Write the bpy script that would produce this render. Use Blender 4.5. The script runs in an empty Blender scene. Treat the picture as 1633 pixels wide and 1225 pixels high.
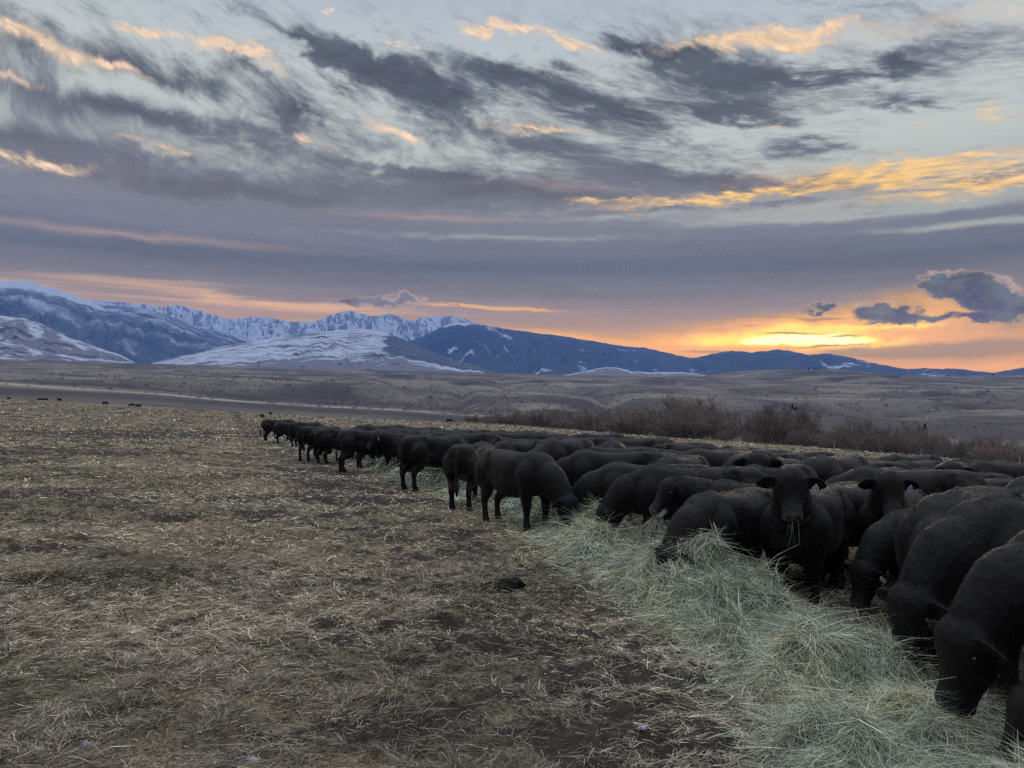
import bpy, bmesh, math, random
import numpy as np
from mathutils import Vector, Matrix

random.seed(7)
RNG = np.random.default_rng(11)
C = bpy.context.scene.collection
scene = bpy.context.scene

# ------------------------------------------------------------------ camera
CAM_H = 1.75
FPX = 1280.0                       # focal length in photo pixels (1633 wide)
PITCH = math.atan((668.0 - 612.5) / FPX)
ROLL = 0.012
F_ = Vector((0, math.cos(PITCH), math.sin(PITCH)))
R0 = Vector((1, 0, 0))
U0 = Vector((0, -math.sin(PITCH), math.cos(PITCH)))
R_ = R0 * math.cos(ROLL) + U0 * math.sin(ROLL)
U_ = -R0 * math.sin(ROLL) + U0 * math.cos(ROLL)
cam_data = bpy.data.cameras.new('camera')
cam = bpy.data.objects.new('camera', cam_data)
C.objects.link(cam)
cam_data.sensor_fit = 'HORIZONTAL'
cam_data.sensor_width = 36.0
cam_data.lens = FPX / 1633.0 * 36.0
cam_data.clip_start = 0.05
cam_data.clip_end = 60000.0
mw = Matrix.Identity(4)
for i in range(3):
    mw[i][0] = R_[i]; mw[i][1] = U_[i]; mw[i][2] = -F_[i]
mw[2][3] = CAM_H
cam.matrix_world = mw
scene.camera = cam

def pdir(px, py):
    d = F_ + R_ * ((px - 816.5) / FPX) + U_ * (-(py - 612.5) / FPX)
    return d.normalized()

def azel(px, py):
    d = pdir(px, py)
    return math.degrees(math.atan2(d.x, d.y)), math.degrees(math.asin(d.z))

# ------------------------------------------------------------------ exposure
scene.view_settings.view_transform = 'Standard'
scene.view_settings.look = 'None'
scene.view_settings.exposure = 0.0
scene.view_settings.gamma = 1.0
scene.view_settings.use_curve_mapping = False
try:
    scene.cycles.use_denoising = False
    scene.cycles.volume_bounces = 1
    scene.cycles.max_bounces = 6
    scene.cycles.transparent_max_bounces = 8
except Exception:
    pass

def lin1(c):
    c /= 255.0
    return c / 12.92 if c <= 0.04045 else ((c + 0.055) / 1.055) ** 2.4
def srgb(r, g, b):
    return (lin1(r), lin1(g), lin1(b), 1.0)

# ------------------------------------------------------------------ node helper
class NB:
    def __init__(self, tree):
        self.t = tree
    def n(self, typ, **kw):
        nd = self.t.nodes.new(typ)
        for k, v in kw.items():
            setattr(nd, k, v)
        return nd
    def put(self, sock, v):
        if isinstance(v, bpy.types.NodeSocket):
            self.t.links.new(v, sock)
        elif v is not None:
            sock.default_value = v
    def m(self, op, a, b=None, c=None, clamp=False):
        nd = self.n('ShaderNodeMath', operation=op, use_clamp=clamp)
        self.put(nd.inputs[0], a)
        if b is not None: self.put(nd.inputs[1], b)
        if c is not None: self.put(nd.inputs[2], c)
        return nd.outputs[0]
    def vm(self, op, a, b=None, s=None):
        nd = self.n('ShaderNodeVectorMath', operation=op)
        self.put(nd.inputs[0], a)
        if b is not None: self.put(nd.inputs[1], b)
        if s is not None: self.put(nd.inputs[3], s)
        return nd.outputs[0]
    def xyz(self, x=0.0, y=0.0, z=0.0):
        nd = self.n('ShaderNodeCombineXYZ')
        self.put(nd.inputs[0], x); self.put(nd.inputs[1], y); self.put(nd.inputs[2], z)
        return nd.outputs[0]
    def sep(self, v):
        nd = self.n('ShaderNodeSeparateXYZ'); self.put(nd.inputs[0], v)
        return nd.outputs
    def noise(self, vec, scale=1.0, detail=4.0, rough=0.55, dist=0.0, dim='3D', out=0):
        nd = self.n('ShaderNodeTexNoise', noise_dimensions=dim)
        self.put(nd.inputs['Vector'], vec); self.put(nd.inputs['Scale'], scale)
        self.put(nd.inputs['Detail'], detail); self.put(nd.inputs['Roughness'], rough)
        self.put(nd.inputs['Distortion'], dist)
        return nd.outputs[out]
    def mr(self, v, a, b, c=0.0, d=1.0, smooth=True):
        nd = self.n('ShaderNodeMapRange', interpolation_type='SMOOTHSTEP' if smooth else 'LINEAR')
        self.put(nd.inputs[0], v); self.put(nd.inputs[1], a); self.put(nd.inputs[2], b)
        self.put(nd.inputs[3], c); self.put(nd.inputs[4], d)
        return nd.outputs[0]
    def mix(self, f, a, b, blend='MIX'):
        nd = self.n('ShaderNodeMix', data_type='RGBA', blend_type=blend)
        self.put(nd.inputs[0], f); self.put(nd.inputs[6], a); self.put(nd.inputs[7], b)
        return nd.outputs[2]
    def ramp(self, f, stops, interp='LINEAR'):
        nd = self.n('ShaderNodeValToRGB')
        cr = nd.color_ramp; cr.interpolation = interp
        while len(cr.elements) < len(stops): cr.elements.new(0.5)
        for e, (p, c) in zip(cr.elements, stops):
            e.position = p; e.color = c
        self.put(nd.inputs[0], f)
        return nd.outputs[0]

# ------------------------------------------------------------------ sky
SUN_AZ, SUN_EL = azel(1290, 545)
world = bpy.data.worlds.new("World")
scene.world = world
world.use_nodes = True
wt = world.node_tree
wt.nodes.clear()
W = NB(wt)
DEG = 180.0 / math.pi
tc = W.n('ShaderNodeTexCoord')
dx, dy, dz = W.sep(tc.outputs['Generated'])
az = W.m('MULTIPLY', W.m('ARCTAN2', dx, dy), DEG)
el = W.m('MULTIPLY', W.m('ARCSINE', dz), DEG)

def elp(y):                         # elevation of a photo row at the middle
    return azel(816, y)[1]
EL_TOP = elp(-40)
def elstop(y): return max(0.0, min(1.0, elp(y) / EL_TOP))
elf = W.m('DIVIDE', el, EL_TOP, clamp=True)

# streak coordinates: tilted high up, level near the horizon
tilt = W.mr(el, 12.0, 24.0, 0.02, 0.30)
elt = W.m('ADD', el, W.m('MULTIPLY', tilt, W.m('SUBTRACT', az, -8.0)))
streak_v = W.xyz(W.m('MULTIPLY', az, 0.15), W.m('MULTIPLY', elt, 0.42), 3.7)
wA = W.noise(W.xyz(W.m('MULTIPLY', az, 0.09), W.m('MULTIPLY', el, 0.16), 1.3), 1.0, 2.0, 0.5, out=1)
streak_w = W.vm('ADD', streak_v, W.vm('SCALE', W.vm('SUBTRACT', wA, (0.5, 0.5, 0.5)), s=1.1))
nS = W.noise(streak_w, 1.0, 7.0, 0.62)
nF = W.noise(W.vm('ADD', W.vm('MULTIPLY', streak_w, (1.7, 2.2, 1.0)), (7.1, 3.3, 0.0)), 2.1, 6.0, 0.66, 0.4)
nH = W.noise(W.vm('ADD', W.xyz(W.m('MULTIPLY', az, 0.050), W.m('MULTIPLY', el, 0.95), 2.2), W.vm('SCALE', W.vm('SUBTRACT', wA, (0.5, 0.5, 0.5)), s=0.6)), 1.0, 6.0, 0.6)
nW = W.noise(W.vm('ADD', W.vm('MULTIPLY', streak_w, (2.6, 2.4, 1.0)), (1.1, 9.3, 0.0)), 2.0, 7.0, 0.68, 0.35)
nP = W.noise(W.xyz(W.m('MULTIPLY', az, 0.45), W.m('MULTIPLY', el, 0.75), 8.8), 1.0, 6.0, 0.6)   # puffy
nPc = W.noise(W.xyz(W.m('MULTIPLY', az, 0.55), W.m('MULTIPLY', el, 0.8), 5.2), 1.0, 5.0, 0.62, out=1)
# warped direction for the hand-placed banks
q0 = W.xyz(az, el, 0.0)
wB = W.noise(W.vm('MULTIPLY', streak_w, (2.0, 1.2, 1.0)), 1.0, 5.0, 0.6, out=1)
qw = W.vm('ADD', q0, W.vm('MULTIPLY', W.vm('SUBTRACT', wB, (0.5, 0.5, 0.5)), (9.0, 3.2, 0.0)))
qp = W.vm('ADD', q0, W.vm('MULTIPLY', W.vm('SUBTRACT', nPc, (0.5, 0.5, 0.5)), (3.0, 2.2, 0.0)))
qs = W.vm('ADD', q0, W.vm('MULTIPLY', W.vm('SUBTRACT', wB, (0.5, 0.5, 0.5)), (3.0, 0.7, 0.0)))

def blobs(vec, lst, typ='QUADRATIC_SPHERE'):
    acc = None
    for (cx, cy, rx, ry, ang, amp) in lst:
        a, e = azel(cx, cy)
        mp = W.n('ShaderNodeMapping', vector_type='TEXTURE')
        W.put(mp.inputs['Vector'], vec)
        mp.inputs['Location'].default_value = (a, e, 0)
        mp.inputs['Rotation'].default_value = (0, 0, math.radians(-ang))
        mp.inputs['Scale'].default_value = (rx / 22.3 * 1.5, ry / 22.3 * 1.5, 1)
        g = W.n('ShaderNodeTexGradient', gradient_type=typ)
        wt.links.new(mp.outputs[0], g.inputs[0])
        acc = W.m('MULTIPLY', g.outputs['Fac'], amp) if acc is None else W.m('MULTIPLY_ADD', g.outputs['Fac'], amp, acc)
    return acc

GREY = [(230,112,270,34,9,1.0),(60,100,130,30,14,.6),(400,118,110,22,12,.7),(475,68,110,15,27,1.1),(560,100,90,28,24,.9),
 (630,118,120,38,18,1.1),(700,155,170,46,15,1.1),(230,188,340,36,2,1.2),(470,180,80,36,8,1.0),(60,218,200,28,0,.9),
 (800,112,110,26,12,.9),(900,150,190,34,14,1.2),(1015,76,80,14,14,.9),(1080,90,110,30,8,1.1),(1210,122,170,22,6,.9),
 (1440,100,46,17,14,1.2),(1500,86,160,34,4,.45),(1350,124,90,13,5,.7),(1200,172,150,26,8,.6),(1440,165,100,14,12,.8),
 (860,235,230,40,12,.8),(1060,225,200,34,10,.5),(1290,235,80,20,0,.5),(1170,140,150,26,8,.8),(1080,165,170,24,10,.7),(1250,190,120,18,8,.6),(1330,235,90,14,2,.6),(1000,190,120,24,12,.7),
 (350,300,620,44,0,1.6),(800,296,420,36,5,1.4),(1140,288,250,24,8,1.2),(1330,292,70,10,5,.6),(1580,262,90,10,4,.6)]
CLEAR = [(250,152,200,22,2,.9),(560,45,120,26,22,.5),(760,70,150,22,10,.5),(40,268,120,10,4,.8),(620,260,220,14,6,.6),
 (1160,225,90,30,20,.5),(1500,215,220,30,2,.7),(1330,190,160,18,2,.5),(780,185,80,18,10,.5)]
gd = blobs(qw, GREY)
cl = blobs(qw, CLEAR)
dens = W.m('ADD', W.m('SUBTRACT', gd, cl), W.m('MULTIPLY', W.m('SUBTRACT', nS, 0.5), 1.35))
dens = W.m('ADD', dens, W.m('MULTIPLY', W.m('SUBTRACT', nF, 0.5), 0.95))
dens = W.m('ADD', dens, W.m('MULTIPLY', W.m('SUBTRACT', nW, 0.5), 1.1))
cov = W.mr(dens, -0.22, 0.86)
topfade = W.mr(el, elp(75), elp(-20), 1.0, 0.18)
cov = W.m('MULTIPLY', cov, topfade)
# the level deck below
elw = W.m('ADD', el, W.m('ADD', W.m('MULTIPLY', W.m('SUBTRACT', nS, 0.5), 3.0), W.m('MULTIPLY', W.m('SUBTRACT', nF, 0.5), 1.6)))
deck = W.mr(elw, elp(310), elp(345))
gap = blobs(qs, [(1330,338,300,16,0,1.3),(1000,345,200,8,-2,.5),(1560,356,200,8,0,.8),(800,380,420,9,0,.42),(1480,320,200,20,0,.9)])
gap = W.mr(W.m('ADD', gap, W.m('MULTIPLY', W.m('SUBTRACT', nF, 0.5), 0.5)), 0.05, 0.6)
deckc = W.m('MULTIPLY', deck, W.m('SUBTRACT', 1.0, W.m('MULTIPLY', gap, 0.75)))
cov = W.m('MAXIMUM', cov, deckc)

def st(y, c): return (elstop(y), srgb(*c))
clearc = W.ramp(elf, [st(640,(190,168,160)), st(420,(176,180,182)), st(330,(182,188,186)), st(250,(196,205,204)), st(130,(202,210,212)), st(0,(186,198,212))])
greyc = W.ramp(elf, [st(600,(222,160,118)), st(545,(190,150,135)), st(500,(152,138,146)), st(470,(122,122,136)), st(430,(98,107,128)), st(385,(115,121,139)),
                     st(345,(122,126,141)), st(300,(112,116,132)), st(190,(94,102,118)), st(60,(92,100,116))])
# Nishita atmosphere behind the clouds, very weak at this hour
sky = W.n('ShaderNodeTexSky', sky_type='NISHITA')
sky.sun_disc = False
sky.sun_elevation = math.radians(SUN_EL)
sky.sun_rotation = math.radians(SUN_AZ)
sky.altitude = 1800
nish = W.vm('SCALE', sky.outputs[0], s=0.05)
clearc = W.mix(0.14, clearc, nish)
# brightness texture inside the cloud
tex = W.m('ADD', W.m('MULTIPLY', W.m('SUBTRACT', nF, 0.5), 0.8), W.m('MULTIPLY', W.m('SUBTRACT', nS, 0.5), 0.8))
tex = W.m('ADD', tex, W.m('MULTIPLY', W.m('SUBTRACT', nW, 0.5), 0.7))
texw = W.mr(el, elp(345), elp(270), 0.14, 1.0)
greyc = W.vm('SCALE', greyc, s=W.m('ADD', W.m('ADD', 1.06, W.m('MULTIPLY', W.m('SUBTRACT', nH, 0.5), 0.42)), W.m('MULTIPLY', tex, texw)))
greyc = W.vm('SCALE', greyc, s=W.mr(dens, 0.55, 1.5, 1.0, 0.74))
col = W.mix(cov, clearc, greyc)

# warmth: cloud edges lit from below the ridge
ORANGE = [(60,66,130,16,9,1.2),(235,47,60,7,0,1.6),(350,65,50,7,0,1.4),(400,92,80,13,10,1.5),(170,100,60,8,8,.9),(30,130,40,8,4,.9),(520,14,26,5,0,1.0),(640,63,26,5,0,1.0),
 (800,48,72,11,2,1.6),(905,70,64,11,10,1.5),(1200,62,150,15,0,1.6),(1270,72,60,10,0,1.0),(1320,46,50,5,0,.8),(1440,45,200,22,2,.35),(1590,20,90,24,2,.3),
 (510,233,48,9,0,1.2),(640,216,90,15,8,.9),(860,203,110,10,3,.8),(1605,182,50,12,4,.8),(50,250,110,11,3,.9),(250,240,100,8,3,.5),
 (1450,272,240,20,2,1.5),(1580,295,200,16,0,1.2),(1150,318,240,12,-2,1.2),(960,318,80,8,0,.7),(1230,200,60,6,0,.5),(1480,195,40,6,0,.4)]
og = blobs(qw, ORANGE)
og = W.m('MULTIPLY', og, W.m('ADD', 1.0, W.m('ADD', W.m('MULTIPLY', W.m('SUBTRACT', nF, 0.5), 2.6), W.m('MULTIPLY', W.m('SUBTRACT', nW, 0.5), 2.0))))
ogm = W.mr(og, 0.02, 1.0)
dsx = W.m('SUBTRACT', az, SUN_AZ)
dse = W.m('SUBTRACT', el, SUN_EL)
sund = W.m('SQRT', W.m('ADD', W.m('MULTIPLY', dsx, dsx), W.m('MULTIPLY', W.m('MULTIPLY', dse, dse), 1.6)))
oc = W.mix(W.mr(sund, 8.0, 32.0), srgb(246, 196, 118), srgb(240, 208, 178))
oc = W.vm('SCALE', oc, s=W.m('ADD', 1.0, W.m('ADD', W.m('MULTIPLY', W.m('SUBTRACT', nW, 0.5), 1.3), W.m('MULTIPLY', W.m('SUBTRACT', nF, 0.5), 0.8))))
col = W.mix(W.m('MULTIPLY', ogm, 0.85), col, oc)
# pale rose streaks in the deck
pk = blobs(qs, [(200,374,300,8,0,.5),(700,348,200,7,0,.45),(900,296,130,9,3,.3)])
col = W.mix(pk, col, srgb(196, 166, 158))
# the low warm belt above the ridge
qb = qs
belt = blobs(qb, [(150,465,420,18,1,.8),(420,480,330,13,3,.9),(300,450,200,6,0,.3),(800,492,170,4,2,1.3),(640,525,480,22,3,.40),(980,550,220,10,4,1.1),(1560,585,260,12,0,.8),(900,535,200,16,6,.5)])
belt = W.m('MULTIPLY', belt, W.m('ADD', 1.0, W.m('MULTIPLY', W.m('SUBTRACT', nH, 0.52), 5.0)))
belt = W.m('MULTIPLY', W.m('MULTIPLY', W.mr(belt, 0.05, 1.0), 0.85), W.mr(el, elp(425), elp(455)))
bc = W.mix(W.mr(sund, 6.0, 34.0), srgb(246, 176, 96), srgb(222, 178, 148))
col = W.mix(belt, col, bc)
# glow of the hidden sun
gl = blobs(qs, [(1280,536,250,44,0,1.0),(1420,528,220,34,0,.5),(1480,480,170,50,0,.35),(1130,552,150,16,4,.6)])
gl = W.mr(W.m('MULTIPLY', gl, W.m('ADD', 1.0, W.m('MULTIPLY', W.m('SUBTRACT', W.m('ADD', W.m('MULTIPLY', nH, .5), W.m('MULTIPLY', nP, .5)), 0.5), 2.6))), 0.06, 0.62)
col = W.mix(W.m('MULTIPLY', gl, 0.92), col, (0.95, 0.46, 0.055, 1.0))
gry = blobs(qs, [(1560,557,230,17,0,1.2),(1380,562,110,9,0,.6),(1200,505,60,4,0,.7),(1310,507,70,5,2,.9),(1130,562,90,5,3,.7),(1190,520,60,5,0,.5),(1262,531,80,3,2,.9),(1345,536,60,3,0,.8),(1300,552,90,3,-1,.7)])
gry = W.mr(W.m('ADD', gry, W.m('MULTIPLY', W.m('SUBTRACT', nP, 0.5), 0.5)), 0.15, 0.6)
# bright heart of the break in the clouds
ht = blobs(qs, [(1255,538,190,19,0,1.3),(1340,548,140,15,2,1.0),(1190,545,120,9,-2,.7),(1420,522,160,6,0,.7),(1275,520,90,12,0,.6)])
ht = W.mr(W.m('MULTIPLY', ht, W.m('ADD', 1.0, W.m('MULTIPLY', W.m('SUBTRACT', nP, 0.5), 3.2))), 0.15, 0.85)
col = W.mix(ht, col, (1.35, 0.80, 0.20, 1.0))
core = blobs(qs, [(1275,540,110,11,0,1.2),(1350,545,60,7,0,.9),(1215,546,60,6,0,.7)])
core = W.mr(W.m('MULTIPLY', core, W.m('ADD', 1.0, W.m('MULTIPLY', W.m('SUBTRACT', nP, 0.5), 2.5))), 0.2, 0.8)
col = W.mix(core, col, (2.0, 1.6, 0.7, 1.0))
col = W.mix(W.m('MULTIPLY', gry, 0.85), col, srgb(166, 142, 134))
# small dark cumulus in front of the glow
CUM = [(1530,460,62,26,5,1.5),(1580,470,50,30,20,1.4),(1610,495,55,20,0,1.3),(1500,455,36,14,0,1.0),
       (1410,500,48,15,0,1.4),(1385,492,24,14,0,.9),(1455,503,44,12,5,1.2),(1540,510,34,10,0,1.4),(1495,508,20,8,0,.7),
       (1305,490,34,9,-6,1.5),(1330,483,16,8,0,.8),(590,481,70,9,0,1.3),(650,474,36,10,0,1.2),(550,478,30,6,0,.8),(720,488,60,4,0,.7),(1395,515,40,4,0,.6)]
cu = blobs(qp, CUM)
cu = W.m('ADD', cu, W.m('MULTIPLY', W.m('SUBTRACT', nP, 0.5), 0.9))
cum = W.mr(cu, 0.22, 0.58)
rim = W.mr(cu, 0.40, 0.85)
cc = W.mix(rim, srgb(168, 146, 142), srgb(92, 102, 122))
cc = W.mix(W.mr(az, -20.0, 0.0), srgb(128, 122, 142), cc)
cc = W.vm('SCALE', cc, s=W.mr(nP, 0.3, 0.7, 0.72, 1.4))
col = W.mix(W.m('MULTIPLY', cum, 0.96), col, cc)
# away from the view (behind, above, below) an overcast dusk
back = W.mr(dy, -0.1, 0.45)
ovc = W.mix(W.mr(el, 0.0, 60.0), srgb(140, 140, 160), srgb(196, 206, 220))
ovc = W.vm('SCALE', ovc, s=W.m('MULTIPLY', W.mr(el, 25.0, 50.0, 1.0, 1.9), W.m('ADD', 0.75, W.m('MULTIPLY', nS, 0.5))))  # unseen overhead sky brightened to add light on the ground
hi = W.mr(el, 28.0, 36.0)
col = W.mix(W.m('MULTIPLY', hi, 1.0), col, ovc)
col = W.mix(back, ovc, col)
# the sky as it stands outside the valley's blue air: brighter and redder low down, where the air is deepest
HAZE_D = 5.2e-5
path = W.m('MINIMUM', W.m('DIVIDE', 1700.0, W.m('MAXIMUM', dz, 0.02)), 15000.0)
trans = W.m('EXPONENT', W.m('MULTIPLY', path, -HAZE_D))
scat = W.vm('SCALE', (0.045, 0.150, 0.44), s=W.m('SUBTRACT', 1.0, trans))
col = W.vm('SCALE', W.vm('SUBTRACT', col, scat), s=W.m('DIVIDE', 1.0, trans))
col = W.vm('MAXIMUM', col, (0.0, 0.0, 0.0))
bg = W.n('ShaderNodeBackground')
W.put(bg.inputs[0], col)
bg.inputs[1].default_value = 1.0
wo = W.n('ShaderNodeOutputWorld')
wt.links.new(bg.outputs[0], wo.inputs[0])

# ------------------------------------------------------------------ sun, veiled by the cloud bank
sl = bpy.data.lights.new('sun', 'SUN')
sl.energy = 0.55
sl.angle = math.radians(14)
sl.color = (1.0, 0.70, 0.42)
sun = bpy.data.objects.new('sun', sl)
C.objects.link(sun)
sd = Vector((math.sin(math.radians(SUN_AZ)) * math.cos(math.radians(SUN_EL)), math.cos(math.radians(SUN_AZ)) * math.cos(math.radians(SUN_EL)), math.sin(math.radians(SUN_EL))))
sun.rotation_euler = (-sd).to_track_quat('-Z', 'Y').to_euler()
sun.location = (0, 0, 30)

GQ = 1.0

# ------------------------------------------------------------------ numpy noise
def _h(ix, iy, s):
    n = (ix.astype(np.int64) * 374761393 + iy.astype(np.int64) * 668265263 + s * 974711) & 0xffffffff
    n = ((n ^ (n >> 13)) * 1274126177) & 0xffffffff
    n = n ^ (n >> 16)
    return (n & 0xffffff) / float(0xffffff)
def vnoise(x, y, s=0):
    x = np.asarray(x, float); y = np.asarray(y, float)
    ix = np.floor(x); iy = np.floor(y)
    fx = x - ix; fy = y - iy
    fx = fx * fx * fx * (fx * (fx * 6 - 15) + 10); fy = fy * fy * fy * (fy * (fy * 6 - 15) + 10)
    a = _h(ix, iy, s); b = _h(ix + 1, iy, s); c = _h(ix, iy + 1, s); d = _h(ix + 1, iy + 1, s)
    return (a + (b - a) * fx) * (1 - fy) + (c + (d - c) * fx) * fy
def fbm(x, y, s=0, o=5, g=0.5, l=2.03):
    t = 0.0; a = 1.0; n = 0.0
    for k in range(o):
        t = t + a * vnoise(x * l ** k + 17.3 * k, y * l ** k - 9.1 * k, s + k); n += a; a *= g
    return t / n
def ridged(x, y, s=0, o=5, g=0.5):
    t = 0.0; a = 1.0; n = 0.0
    for k in range(o):
        t = t + a * (1 - np.abs(2 * vnoise(x * 2.0 ** k + 3.7 * k, y * 2.0 ** k + 5.2 * k, s + k) - 1)); n += a; a *= g
    return t / n
def sstep(x, a, b):
    t = np.clip((x - a) / (b - a), 0, 1)
    return t * t * (3 - 2 * t)

# ------------------------------------------------------------------ mesh helpers
def mesh_np(name, co, faces_loop, nper, mat=None, smooth=True, parent=None, attrs=None, mats=None, midx=None):
    me = bpy.data.meshes.new(name)
    co = np.ascontiguousarray(co, dtype=np.float32)
    fl = np.ascontiguousarray(faces_loop, dtype=np.int32).ravel()
    nf = len(fl) // nper
    me.vertices.add(len(co)); me.vertices.foreach_set('co', co.ravel())
    me.loops.add(len(fl)); me.loops.foreach_set('vertex_index', fl)
    me.polygons.add(nf)
    me.polygons.foreach_set('loop_start', np.arange(nf, dtype=np.int32) * nper)
    try: me.polygons.foreach_set('loop_total', np.full(nf, nper, dtype=np.int32))
    except Exception: pass
    me.polygons.foreach_set('use_smooth', np.full(nf, smooth, dtype=bool))
    if mat: me.materials.append(mat)
    for m in (mats or []): me.materials.append(m)
    if midx is not None: me.polygons.foreach_set('material_index', np.ascontiguousarray(midx, dtype=np.int32))
    for k, v in (attrs or {}).items():
        v = np.asarray(v, dtype=np.float32)
        if v.ndim == 1:
            at = me.attributes.new(k, 'FLOAT', 'POINT'); at.data.foreach_set('value', v)
        else:
            at = me.attributes.new(k, 'FLOAT_COLOR', 'POINT'); at.data.foreach_set('color', np.ascontiguousarray(v).ravel())
    me.update(); me.validate()
    o = bpy.data.objects.new(name, me)
    C.objects.link(o)
    if parent: o.parent = parent
    return o
def grid_faces(nr, nc, wrap=False):
    i = np.arange(nr - 1)[:, None] * nc
    if wrap:
        j = np.arange(nc); jn = (j + 1) % nc
    else:
        j = np.arange(nc - 1); jn = j + 1
    return np.stack([i + j, i + jn, i + nc + jn, i + nc + j], -1).reshape(-1)
def tag(o, label=None, cat=None, group=None, kind=None):
    if label: o['label'] = label
    if cat: o['category'] = cat
    if group: o['group'] = group
    if kind: o['kind'] = kind
    return o

def new_mat(name):
    m = bpy.data.materials.new(name); m.use_nodes = True
    t = m.node_tree; t.nodes.clear()
    b = NB(t)
    pr = b.n('ShaderNodeBsdfPrincipled'); out = b.n('ShaderNodeOutputMaterial')
    t.links.new(pr.outputs[0], out.inputs[0])
    pr.inputs['Specular IOR Level'].default_value = 0.25
    pr.inputs['Roughness'].default_value = 0.9
    return m, b, pr
def attr(b, name, vec=False):
    nd = b.n('ShaderNodeAttribute', attribute_name=name)
    return nd.outputs['Color' if vec else 'Fac']

# ------------------------------------------------------------------ ground shape
A_PX = np.array([-1500, -600, 0, 250, 400, 640, 760, 1040, 1300, 1500, 1633, 2300, 3300.])
def px_az(px): return np.degrees(np.arctan((px - 816.5) / FPX))
A_AZ = px_az(A_PX)
R_EDGE = np.array([300, 280, 250, 240, 230, 205, 185, 117, 90, 74, 65, 60, 60.])
# apparent rows (photo px, centre-equivalent) of terrain steps beyond the pasture, by distance
T_R = np.array([330., 460., 640., 760., 1000., 1600., 2600.])
T_Y = np.array([
 [600, 612, 627, 642, 653, 664, 674, 682, 690, 700, 705, 712, 715],
 [596, 604, 618, 633, 645, 658, 668, 676, 684, 692, 698, 704, 708],
 [594, 600, 611, 628, 641, 654, 662, 667, 672, 680, 686, 692, 696],
 [592, 597, 606, 618, 634, 645, 654, 656, 662, 668, 672, 676, 680],
 [588, 591, 596, 601, 606, 616, 622, 632, 637, 640, 644, 648, 652],
 [578, 582, 587, 592, 596, 603, 606, 610, 612, 615, 618, 622, 626],
 [570, 572, 574, 580, 585, 591, 595, 600, 598, 600, 598, 600, 602.]])
def row_tan(y, px):            # photo row at column px -> tangent of elevation
    px = np.clip(px, -200, 1850)
    return (668.0 + 0.012 * (px - 816.5) - y) / FPX
TAN = np.stack([row_tan(T_Y[k], A_PX) for k in range(len(T_R))])
CAZ = np.cos(np.radians(np.clip(A_AZ, -45, 45)))
TAN = TAN * CAZ[None, :]       # columns away from the middle: true distance is longer

def plane_z(X, Y):
    z = np.where(X < 0, -0.015 * X, -0.045 * np.clip(X, 0, 13) - 0.022 * np.clip(X - 13, 0, 90))
    z = z - 0.02 * np.exp(-((Y - 22) / 9.0) ** 2) * sstep(X, -2, 4)
    z = z + 0.004 * np.clip(Y - 45, 0, 250) * sstep(Y, 40, 90)
    r = np.hypot(X, Y)
    z = z + 2.9 * sstep(r, 90, 260) * sstep(-X, 20, 150)
    return z
def bare_map(X, Y):                 # 1 = trodden dark soil, 0 = matted dry grass
    f = 0.45 * fbm(X * 0.33, Y * 0.60, 101, 4, 0.55) + 0.55 * fbm(X * 1.5, Y * 2.9, 111, 4, 0.6)
    # strips trodden along the feed lines
    u = (X + 0.36 * Y)
    st = 0.10 * np.exp(-((u - 3.2) / 1.3) ** 2) + 0.06 * np.exp(-((u + 6.0) / 2.2) ** 2) * sstep(Y, 18, 30)
    b2 = 0.13 * np.exp(-((np.hypot(X, Y) - 62) / 9) ** 2) * sstep(-X, 2, 14) + 0.08 * np.exp(-((np.hypot(X, Y) - 36) / 3) ** 2) * sstep(-X, 2, 10)
    f = f + st + b2
    return f
def micro(X, Y):
    r = np.hypot(X, Y)
    z = 0.10 * (fbm(X * 0.35, Y * 0.35, 3, 3) - 0.5) * sstep(r, 2, 6)
    cl = fbm(X * 2.3, Y * 2.3, 21, 4, 0.55)
    z = z + 0.15 * (cl - 0.5) * (1 - 0.8 * sstep(r, 30, 70)) + 0.05 * (vnoise(X * 9.0, Y * 9.0, 27) - 0.5) * (1 - sstep(r, 10, 25))
    hoof = np.clip(vnoise(X * 5.1, Y * 5.1, 31) - 0.66, 0, 1) * sstep(fbm(X * 0.8, Y * 0.8, 33, 3), 0.48, 0.62)
    z = z + 0.13 * (fbm(X * 5.5, Y * 5.5, 29, 4, .6) - 0.5) * sstep(bare_map(X, Y), 0.44, 0.56) * (1 - sstep(r, 14, 30))
    z = z - 0.22 * hoof * (1 - sstep(r, 20, 40))
    return z
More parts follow.
